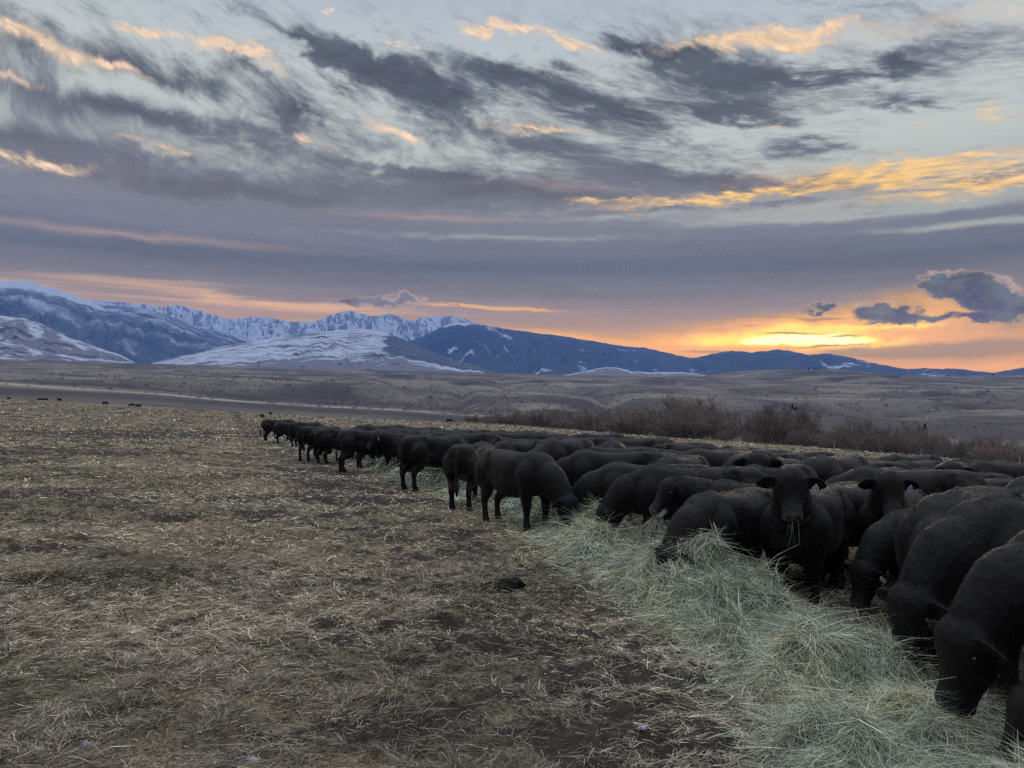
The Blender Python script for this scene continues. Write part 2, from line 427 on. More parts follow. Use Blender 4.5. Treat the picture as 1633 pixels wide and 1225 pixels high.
def ground_z(X, Y):
    X = np.asarray(X, float); Y = np.asarray(Y, float)
    r = np.hypot(X, Y) + 1e-6
    a = np.degrees(np.arctan2(X, Y))
    ac = np.clip(a, A_AZ[0], A_AZ[-1])
    re = np.interp(ac, A_AZ, R_EDGE)
    s = np.minimum(r, re) / r
    zp = plane_z(X * s, Y * s)
    zin = zp + micro(X, Y)
    # beyond the edge
    tl = np.stack([np.interp(ac, A_AZ, TAN[k]) for k in range(len(T_R))])
    t0 = (plane_z(X * s, Y * s) - CAM_H) / re
    lr = np.log(r)
    out = np.zeros_like(r)
    xs = [np.log(re), np.log(re * 1.12)] + [np.full_like(r, math.log(v)) for v in T_R] + [np.full_like(r, math.log(3800.))]
    drop = np.minimum(t0, tl[0]) - 0.0022
    ys = [t0, drop] + [tl[k] for k in range(len(T_R))] + [tl[-1] - 0.03]
    res = ys[-1] + 0 * r
    for k in range(len(xs) - 1):
        w = np.clip((lr - xs[k]) / np.maximum(xs[k + 1] - xs[k], 1e-6), 0, 1)
        if k >= 2: w = w * w * (3 - 2 * w) * 0.6 + w * 0.4
        sel = (lr >= xs[k]) & (lr < xs[k + 1])
        res = np.where(sel, ys[k] + (ys[k + 1] - ys[k]) * w, res)
    zo = CAM_H + r * res
    # draws cut into the bench faces, low swells on top
    face = sstep(r, 600, 760) * (1 - sstep(r, 1500, 2600))
    wx = X + 60 * (fbm(X / 300, Y / 300, 8, 3) - 0.5)
    gul = ridged(wx / 260.0, Y / 520.0, 51, 3)
    zo = zo - 17.0 * face * sstep(gul, 0.62, 0.98) * sstep(r, 660, 900)
    zo = zo + 5.0 * (fbm(X / 260, Y / 700, 61, 4) - 0.5) * sstep(r, 640, 1100) * (1 - sstep(r, 1900, 2500))
    zo = zo + 1.2 * (fbm(X / 40, Y / 60, 71, 3) - 0.5) * sstep(r, 320, 700) + 3.5 * (fbm(X / 55, Y / 110, 73, 4, .6) - 0.5) * sstep(r, 650, 800)
    # a smooth pale knoll beyond the willows
    kx, ky = 195.0, 620.0
    zo = zo + 9.0 * np.exp(-((X - kx) / 58) ** 2 - ((Y - ky) / 70) ** 2)
    # the flat-topped rise under the sunset
    zo = zo + 17.0 * sstep(X, 560, 760) * (1 - sstep(X, 930, 1010)) * np.exp(-((r - 2500) / 420) ** 2)
    return np.where(r <= re, zin, zo)

def gz(x, y): return float(ground_z(np.array([x]), np.array([y]))[0])
def at(px, d):                      # ground point in photo column px at depth d
    x = (px - 816.5) / FPX * d
    return x, d, gz(x, d)

# ring mesh
azs = np.concatenate([np.arange(-44, 44.01, 0.1), np.arange(46, 314.1, 4.0)])
rs = [1.2]
while rs[-1] < 4600:
    r_ = rs[-1]
    rs.append(r_ * (1.0065 if 3.0 < r_ < 40 else 1.02 if r_ < 3 or r_ < 300 else 1.011))
rs = np.array(rs)
AZ, RR = np.meshgrid(np.radians(azs), rs)
GX = RR * np.sin(AZ); GY = RR * np.cos(AZ)
GZ = ground_z(GX, GY)
co = np.stack([GX, GY, GZ], -1).reshape(-1, 3)
co = np.concatenate([co, [[0, 0, gz(0, 0.01)]]])
nr, nc = GX.shape
fl = grid_faces(nr, nc, True)[::1]
fl = fl.reshape(-1, 4)[:, ::-1].reshape(-1)

BARE = bare_map(GX, GY)
ex = np.interp(np.degrees(AZ), A_AZ, R_EDGE)
ex = np.where((np.degrees(AZ) > 75), 90, ex)
zone = np.where(RR <= ex, 0.0, 1.0)
# beyond the pasture: dark willow flats, pale hay strips, sage slopes
tone = 0.5 + 0.9 * (fbm(GX / 70, GY / 240, 131, 4) - 0.5) + 0.5 * (fbm(GX / 420, GY / 420, 135, 3) - 0.5)
strip = np.exp(-((RR / 610 - 1) / 0.075) ** 2) * (1 - sstep(np.degrees(AZ), -1.5, 4)) + 0.6 * np.exp(-((RR / (ex * 1.05) - 1) / 0.06) ** 2)
strip2 = 0.8 * sstep(fbm(GX / 160, GY / 42, 141, 3), 0.60, 0.68) * sstep(RR, 650, 900)
strip = np.clip(strip + strip2 * 0.45, 0, 1)
brush = (np.exp(-((RR / 420 - 1) / 0.22) ** 2) * 0.8 + np.exp(-((RR / 735 - 1) / 0.07) ** 2) * sstep(fbm(GX / 60, GY / 60, 151, 3), .42, .6)
         + sstep(ridged((GX + 60 * (fbm(GX / 300, GY / 300, 8, 3) - 0.5)) / 260.0, GY / 520.0, 51, 3), 0.80, 0.95) * sstep(RR, 720, 820) * (1 - sstep(RR, 1150, 1500)) * 0.8)
brush = brush + 0.75 * sstep(RR, 660, 720) * (1 - sstep(RR, 880, 1000)) * sstep(fbm(GX / 120, GY / 200, 157, 4), 0.42, 0.58)
brush = np.clip(brush, 0, 1) * np.where(zone > 0, 1, 0)
fl_tri = np.array([[nr * nc, (j + 1) % nc, j] for j in range(nc)])

def flat1(a): return np.concatenate([a.reshape(-1), [a.reshape(-1)[0]]])
gm, b, pr = new_mat('pasture_ground')
geo = b.n('ShaderNodeNewGeometry'); pos = geo.outputs['Position']
bare = attr(b, 'bare'); zn = attr(b, 'zone')
n1 = b.noise(pos, 9.0, 6.0, 0.7); n2 = b.noise(pos, 38.0, 4.0, 0.7); n4 = b.noise(b.vm('MULTIPLY', pos, (1.0, 1.6, 1.0)), 130.0, 3.0, 0.75); n3 = b.noise(b.vm('MULTIPLY', pos, (0.5, 1.0, 1.0)), 0.6, 5.0, 0.6)
soil = b.mix(n1, srgb(36, 31, 28), srgb(74, 64, 55))
mat_ = b.mix(b.mr(b.m('ADD', b.m('MULTIPLY', n2, 0.45), b.m('MULTIPLY', n4, 0.55)), 0.36, 0.64), srgb(54, 46, 38), srgb(186, 165, 130))
mat_ = b.mix(b.mr(n3, .4, .65), mat_, srgb(122, 108, 84))
k = b.m('ADD', b.m('MULTIPLY', b.m('SUBTRACT', n1, 0.5), 0.5), bare)
k = b.m('ADD', k, b.m('MULTIPLY', b.m('SUBTRACT', n3, 0.5), 0.35))
# nearer ground is hidden by real blades, so the sheet itself is soil there
rr = b.vm('LENGTH', pos)
rr_n = b.n('ShaderNodeVectorMath', operation='LENGTH'); b.put(rr_n.inputs[0], pos)
field = b.mix(b.mr(k, 0.47, 0.62), mat_, soil)
field = b.mix(b.mr(n2, 0.35, 0.5, 0.65, 0.0), field, soil)
field = b.mix(b.mr(n4, 0.38, 0.52, 0.55, 0.0), field, soil)
tn = attr(b, 'tone')
sage = b.mix(b.mr(b.m('ADD', tn, b.m('MULTIPLY', b.m('SUBTRACT', b.noise(pos, 0.02, 6.0, 0.65), 0.5), 0.8)), 0.25, 0.8), srgb(66, 62, 65), srgb(112, 104, 96))
spk = b.noise(b.vm('MULTIPLY', pos, (0.16, 0.05, 0.16)), 1.0, 6.0, 0.75)
sage = b.mix(b.mr(spk, 0.50, 0.66, 0.0, 0.62), sage, srgb(50, 46, 48))
sage = b.mix(attr(b, 'strip'), sage, srgb(160, 150, 134))
sage = b.mix(b.m('MULTIPLY', attr(b, 'brush'), b.mr(b.noise(pos, 0.12, 5.0, 0.7), .3, .6, .35, 1.0)), sage, srgb(52, 46, 51))
b.put(pr.inputs['Base Color'], b.mix(zn, field, sage))
bm_ = b.n('ShaderNodeBump'); bm_.inputs['Strength'].default_value = 0.7; bm_.inputs['Distance'].default_value = 0.03
b.put(bm_.inputs['Height'], b.m('ADD', n1, b.m('MULTIPLY', n2, 0.5)))
b.put(pr.inputs['Normal'], bm_.outputs[0])
pr.inputs['Roughness'].default_value = 0.95

ground = mesh_np('ground', co, fl, 4, gm, attrs={'bare': flat1(BARE), 'zone': flat1(zone), 'tone': flat1(tone), 'strip': flat1(strip), 'brush': flat1(brush)})
tag(ground, kind='structure')

# ------------------------------------------------------------------ mountains
def mountain(name, sky, rc, rf, ybase, seed, spur, snow_fn, back=1.12, shp=1.0, nt=150, tilt=0.0, rough=1.0):
    """one range: sky = photo outline of its crest; rc, rf = distance of crest and foot; rises as a real slope with spurs"""
    sk = np.array(sky, float)
    pxs = np.arange(sk[0, 0], sk[-1, 0] + 0.1, 1.3)
    cy = np.interp(pxs, sk[:, 0], sk[:, 1])
    cy = cy + 1.3 * rough * (fbm(pxs / 9.0, pxs * 0 + seed, seed, 4) - 0.5) * 2
    azr = np.arctan((pxs - 816.5) / FPX)
    ca = np.cos(azr)
    tan_c = (668.0 + 0.012 * (pxs - 816.5) - cy) / FPX * ca
    yb = np.interp(pxs, [p[0] for p in ybase], [p[1] for p in ybase]) if isinstance(ybase, list) else ybase + 0 * pxs
    tan_b = (668.0 + 0.012 * (pxs - 816.5) - yb) / FPX * ca
    zc = CAM_H + rc * tan_c; zb = CAM_H + rf * tan_b
    zb = np.minimum(zb, zc - 5)
    t = np.concatenate([np.linspace(0, 1, nt), np.linspace(1, 2, 14)[1:]])
    T, P = np.meshgrid(t, pxs, indexing='ij')
    Tf = np.clip(T, 0, 1)
    R = np.where(T <= 1, rf + (rc - rf) * Tf, rc + (back - 1) * rc * (T - 1))
    hgt = (zc - zb)[None, :]
    prof = Tf ** shp
    u = P / 52.0 + tilt * (1 - Tf) * 3 + 0.9 * (fbm(P / 60.0, Tf * 3, seed + 5, 3) - 0.5)
    rid = ridged(u, Tf * 0.8 + seed, seed + 1, 4, 0.55)
    fine = ridged(P / 13.0 + tilt * 2 * (1 - Tf) + 0.8 * (fbm(P / 20., Tf * 5, seed + 6, 2) - .5), Tf * 2.2, seed + 2, 4, 0.6)
    env = Tf * (1 - Tf) * 4
    z = zb[None, :] + hgt * (prof + spur * env * ((rid - 0.62) * 0.9 + (fine - 0.6) * 0.30))
    z = np.minimum(z, zb[None, :] + (R - rf) / max(rc - rf, 1) * hgt * 1.35 + 4)
    # never poke over the outlined crest as seen from the valley
    lim = CAM_H + R * (tan_c[None, :] - 0.0006 * (1 - Tf))
    z = np.minimum(z, lim)
    z = np.where(T > 1, zc[None, :] - hgt * (T - 1) ** 1.3, z)
    A = np.broadcast_to(azr[None, :], R.shape)
    X = R * np.sin(A); Y = R * np.cos(A)
    sn, fo = snow_fn(P, Tf, rid, fine)
    fl = grid_faces(len(t), len(pxs))
    o = mesh_np(name, np.stack([X, Y, z], -1).reshape(-1, 3), fl.reshape(-1, 4)[:, ::-1].reshape(-1), 4, MT, attrs={'snow': sn.reshape(-1), 'wood': fo.reshape(-1)})
    tag(o, kind='structure')
    return o

MT, b, pr = new_mat('mountain_slope')
pos = b.n('ShaderNodeNewGeometry').outputs['Position']
s_ = attr(b, 'snow'); w_ = attr(b, 'wood')
fine_n = b.noise(pos, 0.012, 6.0, 0.75); fin2 = b.noise(pos, 0.05, 4.0, 0.7)
grass = b.mix(fine_n, srgb(98, 94, 102), srgb(124, 118, 122))
rock = b.mix(fin2, srgb(62, 62, 72), srgb(86, 84, 92))
snow = b.mix(fin2, srgb(158, 166, 180), srgb(206, 211, 219))
wood = b.mix(fin2, srgb(30, 36, 44), srgb(58, 64, 72))
sn = b.mr(b.m('ADD', s_, b.m('MULTIPLY', b.m('SUBTRACT', fine_n, 0.5), 0.55)), 0.38, 0.62)
base = b.mix(b.mr(w_, 0.2, 0.35), grass, rock)
c0 = b.mix(b.m('MULTIPLY', sn, 0.92), base, snow)
wd = b.mr(b.m('ADD', w_, b.m('MULTIPLY', b.m('SUBTRACT', fine_n, 0.5), 0.55)), 0.34, 0.78)
c1 = b.mix(b.m('MULTIPLY', wd, b.mr(fin2, 0.3, 0.7, 1.0, 0.78)), c0, wood)
b.put(pr.inputs['Base Color'], c1)

def streaky(P, T, s, ax=34., at_=0.20, tl=0.0):
    return fbm(P / ax + tl * T, T / at_, s, 5, 0.55)

FAR = [(90,500),(120,484),(145,478),(190,481),(240,487),(262,489),(276,485),(285,487),(310,493),(330,500),(350,505),(372,509),(395,505),(425,506),(455,512),(480,513),(500,512),
       (520,504),(540,497),(552,494.5),(565,497),(588,504),(602,503.5),(618,499),(630,503),(645,508),(656,512),(668,506),(690,503),(712,503),(730,505),(760,516),(800,524),(840,535)]
def snow_far(P, T, rid, fine):
    s = 0.55 + 0.9 * (fine - 0.58) * 1.4 + 0.35 * (T - 0.55)
    k_ = np.sin(P / 21.0) * 0.9
    cliff = ridged(P / 9.0 + k_ * T * 9, T * 7.0, 77, 4, 0.65)
    s = s - 0.75 * sstep(cliff, 0.60, 0.88) * sstep(T, 0.45, 0.7)
    w = 0.95 - 1.3 * T + 0.5 * (streaky(P, T, 13) - 0.5) * 2
    return s, w
mountain('mountain', FAR, 12500, 9000, 585, 5, 0.50, snow_far, shp=0.9, rough=0.5)

LEFT = [(-320,520),(-200,470),(-120,455),(-40,450),(0,447.5),(20,445),(38,446),(60,455),(72,456.5),(90,462),(115,471),(140,480),(165,487),(195,488),(230,493),(262,502),(300,516),(330,524),(360,530),(395,544),(430,560),(460,576)]
def snow_left(P, T, rid, fine):
    wv = T + 0.0009 * P + 0.05 * (fbm(P / 60, T * 4, 3, 3) - 0.5)
    band = np.sin(wv * 21.0 + 2.0 * (fbm(P / 90, T * 2, 9, 3) - .5)) * 0.5 + 0.5
    ln = np.abs(((wv * 4.6 + 0.5 * (fbm(P / 80, T * 3, 15, 3) - .5)) % 1.0) - 0.5)
    line = np.exp(-(ln / 0.085) ** 2)
    s = 0.40 + 0.2 * T + 0.5 * (streaky(P, T, 19, 22, .10, 3) - 0.5) + 0.3 * sstep(T, 0.84, 0.95)
    w = 0.64 - 0.08 * T + 0.36 * line + 0.14 * (1 - T) - 0.16 * (band - 0.5) + 0.5 * (streaky(P, T, 23, 24, .09, 3) - 0.5) - 1.2 * sstep(T, 0.86, 0.93) * (1 - sstep(P, 100, 175))
    return s, w
mountain('mountain', LEFT, 9500, 6200, 588, 9, 0.20, snow_left, tilt=0.5)

RIGHT = [(560,585),(600,562),(640,548),(668,538),(690,527),(705,520),(725,514),(745,515),(760,517),(790,522),(815,525),(840,529),(870,533),(895,535),(920,540),(960,546),(1000,552),(1030,555),(1050,559),(1080,566),(1106,571),
         (1125,567),(1150,561),(1165,559),(1180,560),(1200,562),(1220,560),(1240,557.5),(1258,559),(1275,563),(1292,566),(1310,564.5),(1325,564),(1345,567),(1370,573),(1400,580),(1440,588),(1470,587),(1500,588),(1530,588),(1560,592),(1585,595),(1605,591),(1633,586),(1680,575),(1780,560),(1900,575),(2000,596)]
def snow_right(P, T, rid, fine):
    sp = streaky(P, T, 29, 30, .12)
    s = 0.16 + 1.5 * np.clip(sp - 0.52, 0, 1) + 0.5 * np.clip(fbm(P / 24, T * 6, 37, 4) - 0.54, 0, 1)
    w = 0.95 - 2.6 * np.clip(sp - 0.60, 0, 1) - 1.2 * np.clip(fbm(P / 13, T * 9, 43, 3) - 0.64, 0, 1)
    s = s + 0.5 * sstep(T, 0.86, .97) * np.exp(-((P - 735) / 30) ** 2)
    w = w - 0.9 * sstep(T, 0.86, .95) * np.exp(-((P - 735) / 26) ** 2)
    return s, w
mountain('mountain', RIGHT, 10500, 7000, 600, 17, 0.42, snow_right)

MID = [(225,584),(245,578),(280,570),(310,563),(350,553),(380,548),(400,544),(430,538),(470,534),(520,528),(555,525),(590,524.5),(610,529),(640,540),(670,552),(700,566),(730,576),(760,583),(778,590),(800,598)]
def snow_mid(P, T, rid, fine):
    st = fbm(P / 30, T * 16, 53, 4)
    s2 = fbm(P / 60 + T * 2, T * 34, 54, 4, .6)
    s = 0.20 + 0.62 * sstep(T + 0.18 * (fbm(P / 50, T * 2, 56, 3) - .5), 0.18, 0.42) * (0.50 + 0.5 * (st - 0.3)) + 0.9 * (s2 - 0.5) * sstep(T, .12, .3)
    w = 0.0 + 0.9 * sstep(P - 40 * fbm(T * 6, P / 60, 57, 2), 585, 610) * sstep(T, 0.30, 0.5) + 0.5 * sstep(fbm(P / 30, T * 12, 59, 3), 0.68, 0.76)
    return s, w
mountain('mountain', MID, 6000, 4300, 603, 23, 0.16, snow_mid, shp=0.95)

LOWL = [(-200,488),(-60,500),(0,504),(30,507),(55,513),(75,522),(100,535),(130,545),(160,556),(190,566),(214,578),(225,582)]
def snow_lowl(P, T, rid, fine):
    st = fbm(P / 26, T * 9, 63, 4)
    s = 0.24 + 0.9 * (st - 0.45) + 0.28 * sstep(T, 0.55, 0.95)
    w = 0.6 * sstep(fbm(P / 34, T * 14, 67, 3), 0.60, 0.72) * sstep(T, .2, .4)
    return s, w
mountain('mountain', LOWL, 5000, 3900, 586, 31, 0.20, snow_lowl)
FOOT = [(-200,540),(0,545),(40,553),(90,565),(150,572),(200,578),(240,583)]
mountain('mountain', FOOT, 3900, 3200, 586, 37, 0.15, snow_lowl)
RF = [(890,600),(930,592),(965,585),(985,587),(1010,593),(1060,594),(1110,594),(1130,600)]
mountain('mountain', RF, 5200, 4300, 602, 41, 0.15, snow_lowl)

# ------------------------------------------------------------------ strands of grass and hay
def strands(name, base, azim, pitch, length, width, bend, sag, roll, color, mat, nseg=3, extra=None):
    n = len(base)
    d = np.stack([np.sin(azim) * np.cos(pitch), np.cos(azim) * np.cos(pitch), np.sin(pitch)], -1)
    side = np.stack([np.cos(azim), -np.sin(azim), 0 * azim], -1)
    up = np.cross(side, d)
    up = np.where(up[:, 2:3] < 0, -up, up)
    wdir = side * np.cos(roll)[:, None] + up * np.sin(roll)[:, None]
    ts = np.linspace(0, 1, nseg + 1)
    rows = []
    for t in ts:
        c = base + d * (length * t)[:, None] + side * (bend * length * t * t)[:, None] + np.array([0, 0, 1.0]) * (-sag * length * t * t)[:, None]
        w = (width * (1.0 - 0.75 * t ** 2))[:, None]
        rows.append(c - wdir * w); rows.append(c + wdir * w)
    V = np.stack(rows, 1)                                   # n, 2*(nseg+1), 3
    k = 2 * (nseg + 1)
    f1 = np.array([[2 * i, 2 * i + 1, 2 * i + 3, 2 * i + 2] for i in range(nseg)])
    F = (np.arange(n)[:, None, None] * k + f1[None]).reshape(-1)
    col = np.repeat(np.concatenate([color, np.ones((n, 1))], 1), k, axis=0)
    V = V.reshape(-1, 3)
    if extra is not None:                                    # a heap under the strands, same object
        ec, ef, ecol = extra
        F = np.concatenate([F, ef.reshape(-1) + len(V)])
        V = np.concatenate([V, ec]); col = np.concatenate([col, ecol])
    return mesh_np(name, V, F, 4, mat, smooth=False, attrs={'tint': col})

SM, b, pr = new_mat('dry_blades')
b.put(pr.inputs['Base Color'], attr(b, 'tint', True))
pr.inputs['Roughness'].default_value = 0.7; pr.inputs['Specular IOR Level'].default_value = 0.2

HL_Y = np.array([2.5, 4.2, 5.4, 6.8, 8.8, 11.4, 14, 18.5, 21.5, 30, 48, 60.])
HL_X = np.array([1.25, 1.30, 1.42, 1.25, 0.78, 0.30, -0.4, -1.8, -3.0, -6.5, -14, -19.])
HW = np.array([1.55, 1.6, 1.7, 1.75, 1.9, 2.0, 2.0, 2.0, 2.2, 2.2, 2.2, 2.0])
def hay_u(X, Y):
    return (X - np.interp(Y, HL_Y, HL_X) - 0.35 * (fbm(X * 0.9, Y * 0.9, 201, 3) - 0.5)) / np.interp(Y, HL_Y, HW)
def hay_h(X, Y):
    u = hay_u(X, Y)
    pf = sstep(u, 0.0, 0.42) * (1 - sstep(u, 0.72, 1.08))
    cl = sstep(fbm(X * 1.15, Y * 1.15, 211, 3), 0.36, 0.66)
    h = pf * (0.03 + 0.27 * cl * (0.55 + 0.9 * sstep(fbm(X * 2.6, Y * 2.6, 213, 2), .35, .65)) + 0.10 * (fbm(X * 4, Y * 4, 215, 3) - 0.4))
    h = h * (0.75 + 0.45 * sstep(Y, 6.0, 8.0)) 
    for (cx, cy, r, a) in ((2.25, 8.6, .55, .16), (1.75, 8.2, .5, .10), (-2.6, 21.0, .9, .22), (1.2, 10.6, .6, .10)):
        h = h + a * np.exp(-((X - cx) ** 2 + (Y - cy) ** 2) / (r * r))
    return h * (1 - sstep(Y, 50, 56))

def grass_set(n, r0, r1, az0, az1, lmin, lmax, wmul, rg, keep_hay=True):
    u = rg.random(n)
    R = np.sqrt(r0 ** 2 + (r1 ** 2 - r0 ** 2) * u ** 1.25)
    A = np.radians(rg.uniform(az0, az1, n))
    X = R * np.sin(A); Y = R * np.cos(A)
    bm_v = bare_map(X, Y) + 0.30 * (fbm(X * 4.2, Y * 5.2, 301, 3) - 0.5)
    keep = rg.random(n) > 0.72 * sstep(bm_v, 0.48, 0.62)
    tuft = fbm(X * 6.0, Y * 6.0, 305, 2)
    keep &= rg.random(n) < 0.30 + 1.0 * sstep(tuft, 0.34, 0.58)
    hu_ = hay_u(X, Y)
    keep &= ~((hu_ > 0.25) & (hu_ < 0.9) & (Y < 50))
    X, Y, R, tuft, bm_v = X[keep], Y[keep], R[keep], tuft[keep], bm_v[keep]; m = len(X)
    swirl = fbm(X * 0.9, Y * 0.9, 311, 3) * 14 + fbm(X * 3.1, Y * 3.1, 317, 2) * 6
    az_ = swirl + rg.normal(0, 0.75, m)
    rise = sstep(tuft, 0.5, 0.72)
    pitch = np.abs(rg.normal(0.10, 0.16, m)) + rise * np.abs(rg.normal(0.12, 0.28, m))
    L = rg.uniform(lmin, lmax, m) * (0.6 + 0.7 * rg.random(m) ** 2)
    w = np.maximum(0.0015, R * 0.00040) * wmul * rg.uniform(0.6, 1.3, m)
    Z = ground_z(X, Y) + rg.uniform(-0.004, 0.022, m) + 0.03 * rise
    pt = fbm(X * 0.45, Y * 0.45, 321, 3); gr = sstep(fbm(X * 0.5, Y * 0.5, 331, 3) + 0.14 * sstep(-X, 1.0, 3.5) * sstep(-Y, -6.5, -4.0), 0.52, 0.70)
    tan = np.array([0.40, 0.325, 0.225]); gray = np.array([0.21, 0.178, 0.142]); olive = np.array([0.095, 0.094, 0.058]); pale = np.array([0.60, 0.51, 0.37]); rust = np.array([0.15, 0.10, 0.07])
    q = rg.random(m)
    c = np.where((q < 0.40)[:, None], tan, np.where((q < 0.84)[:, None], gray, np.where((q < 0.93)[:, None], pale, rust)))
    c = c * (0.72 + 0.55 * sstep(pt, 0.3, 0.7))[:, None]
    g_ = (rg.random(m) < 0.55 * gr)[:, None]
    c = np.where(g_, olive * rg.uniform(0.7, 1.4, m)[:, None], c) * (0.30 + 1.15 * rg.random(m) ** 1.2)[:, None]
    c = c * (1.42 + 0.15 * sstep(R, 40, 110))[:, None]
    return np.stack([X, Y, Z], -1), az_, pitch, L, w, rg.normal(0, 0.75, m), rg.uniform(0.0, 0.45, m), rg.normal(0, 0.6, m), c

def cat(*sets): return [np.concatenate(k) for k in zip(*sets)]
G = cat(grass_set(int(430000 * GQ), 3.0, 9.5, -37, 30, 0.035, 0.135, 1.0, RNG),
        grass_set(int(220000 * GQ), 9.5, 24, -37, 30, 0.05, 0.15, 1.0, RNG),
        grass_set(int(150000 * GQ), 24, 80, -37, 34, 0.10, 0.24, 1.15, RNG),
        grass_set(int(60000 * GQ), 80, 215, -37, 38, 0.2, 0.4, 1.3, RNG))
grass = strands('grass', *G, SM, 2)
tag(grass, 'matted dry tan and grey grass litter covering the pasture', 'grass', kind='stuff')

# ---- the windrow of hay
def hay_set(n, y0, y1, rg, lmin, lmax, wmul, ulo=-0.18, uhi=1.1):
    Y = y0 + (y1 - y0) * rg.random(n) ** 1.35
    u = rg.normal(0.48, 0.30, n); u = np.where((u < ulo) | (u > uhi), rg.uniform(0.05, 0.95, n), u)
    X = np.interp(Y, HL_Y, HL_X) + u * np.interp(Y, HL_Y, HW)
    uu = hay_u(X, Y)
    keep = rg.random(n) < 0.10 + 0.9 * sstep(uu, -0.14, 0.16)
    X, Y, uu = X[keep], Y[keep], uu[keep]; m = len(X)
    R = np.hypot(X, Y)
    e = 0.05
    h0 = hay_h(X, Y); hx = (hay_h(X + e, Y) - h0) / e; hy = (hay_h(X, Y + e) - h0) / e
    sw = fbm(X * 1.3, Y * 1.3, 401, 3) * 16 + fbm(X * 4.0, Y * 4.0, 405, 2) * 5
    az_ = sw + rg.normal(0, 1.15, m)
    edge = 1 - sstep(uu, 0.0, 0.3)
    az_ = np.where(rg.random(m) < edge * 0.6, rg.normal(math.pi * 0.5, 0.45, m) + math.pi * (rg.random(m) < .5), az_)
    sl = np.arctan(hx * np.sin(az_) + hy * np.cos(az_))
    pitch = sl + np.abs(rg.normal(0.06, 0.20, m)) + (rg.random(m) < 0.03) * rg.uniform(0.2, 0.7, m) * (1 - edge)
    L = rg.uniform(lmin, lmax, m) * (0.55 + 0.6 * rg.random(m) ** 2)
    w = np.maximum(0.0014, R * 0.00032) * wmul * rg.uniform(0.55, 1.3, m)
    Z = ground_z(X, Y) + h0 + rg.uniform(-0.03, 0.03, m) * (1 - edge) + 0.012
    pt = fbm(X * 1.6, Y * 1.6, 411, 3)
    green = np.array([0.30, 0.345, 0.24]); sea = np.array([0.38, 0.42, 0.33]); straw = np.array([0.42, 0.38, 0.25]); pale = np.array([0.62, 0.62, 0.50]); dark = np.array([0.10, 0.125, 0.085])
    q = rg.random(m)
    c = np.where((q < 0.42)[:, None], green, np.where((q < 0.72)[:, None], sea, np.where((q < 0.83)[:, None], straw, np.where((q < 0.90)[:, None], pale, dark))))
    c = np.where((rg.random(m) < sstep(pt, 0.56, 0.74) * 0.45 + edge * 0.35)[:, None], straw, c)
    c = c * (0.40 + 1.5 * rg.random(m))[:, None] * (0.85 + 0.5 * pt)[:, None]
    return np.stack([X, Y, Z], -1), az_, pitch, L, w, rg.normal(0, 0.85, m), rg.uniform(-0.05, 0.5, m), rg.normal(0, 0.7, m), c

ys = np.arange(2.6, 56, 0.07); us = np.linspace(-0.15, 1.15, 44)
YY, UU = np.meshgrid(ys, us, indexing='ij')
XX = np.interp(YY, HL_Y, HL_X) + UU * np.interp(YY, HL_Y, HW)
HH = hay_h(XX, YY)
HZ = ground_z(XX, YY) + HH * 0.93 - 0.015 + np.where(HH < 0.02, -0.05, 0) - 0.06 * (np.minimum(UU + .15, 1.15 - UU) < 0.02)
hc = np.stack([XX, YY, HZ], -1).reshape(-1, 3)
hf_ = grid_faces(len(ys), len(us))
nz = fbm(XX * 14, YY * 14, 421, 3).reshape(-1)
hcol = np.stack([0.050 + 0.09 * nz, 0.062 + 0.108 * nz, 0.042 + 0.076 * nz, np.ones_like(nz)], -1)  # dark tint stands in for the shadowed inside of the heap
HS = cat(hay_set(int(150000 * GQ), 2.8, 13, RNG, 0.10, 0.31, 1.0), hay_set(int(38000 * GQ), 13, 54, RNG, 0.14, 0.36, 1.1))
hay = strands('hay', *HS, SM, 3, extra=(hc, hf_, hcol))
tag(hay, 'long windrow of loose grey-green hay laid across the pasture', 'hay', kind='stuff')

# ------------------------------------------------------------------ cattle
def tube(bm, rings, cap=True, seg=16):
    """rings: (centre, up-half, side-half, forward-dir, up-dir, power)"""
    prev = None
    for i, (c, a, w, f, up, pw) in enumerate(rings):
        c = Vector(c); f = Vector(f).normalized(); up = Vector(up)
        up = (up - f * up.dot(f)).normalized(); sd_ = f.cross(up)
        vs = []
        for k in range(seg):
            t = 2 * math.pi * k / seg
            cu, su = math.cos(t), math.sin(t)
            e = 2.0 / pw
            vs.append(bm.verts.new(c + up * (a * math.copysign(abs(cu) ** e, cu)) + sd_ * (w * math.copysign(abs(su) ** e, su))))
        if prev:
            for k in range(seg):
                bm.faces.new((prev[k], prev[(k + 1) % seg], vs[(k + 1) % seg], vs[k]))
        elif cap:
            bm.faces.new(vs[::-1])
        prev = vs
    if cap: bm.faces.new(prev)
def limb(bm, pts, seg=12, up=(0, 1, 0), k=1.0):
    """pts: (x,y,z,r_a,r_b) chained; direction from neighbours"""
    rings = []
    P = [Vector(p[:3]) for p in pts]
    for i, p in enumerate(pts):
        f = P[min(i + 1, len(P) - 1)] - P[max(i - 1, 0)]
        rings.append((P[i], p[3] * k, (p[4] if len(p) > 4 else p[3]) * k, f, up, 2.0))
    tube(bm, rings, True, seg)

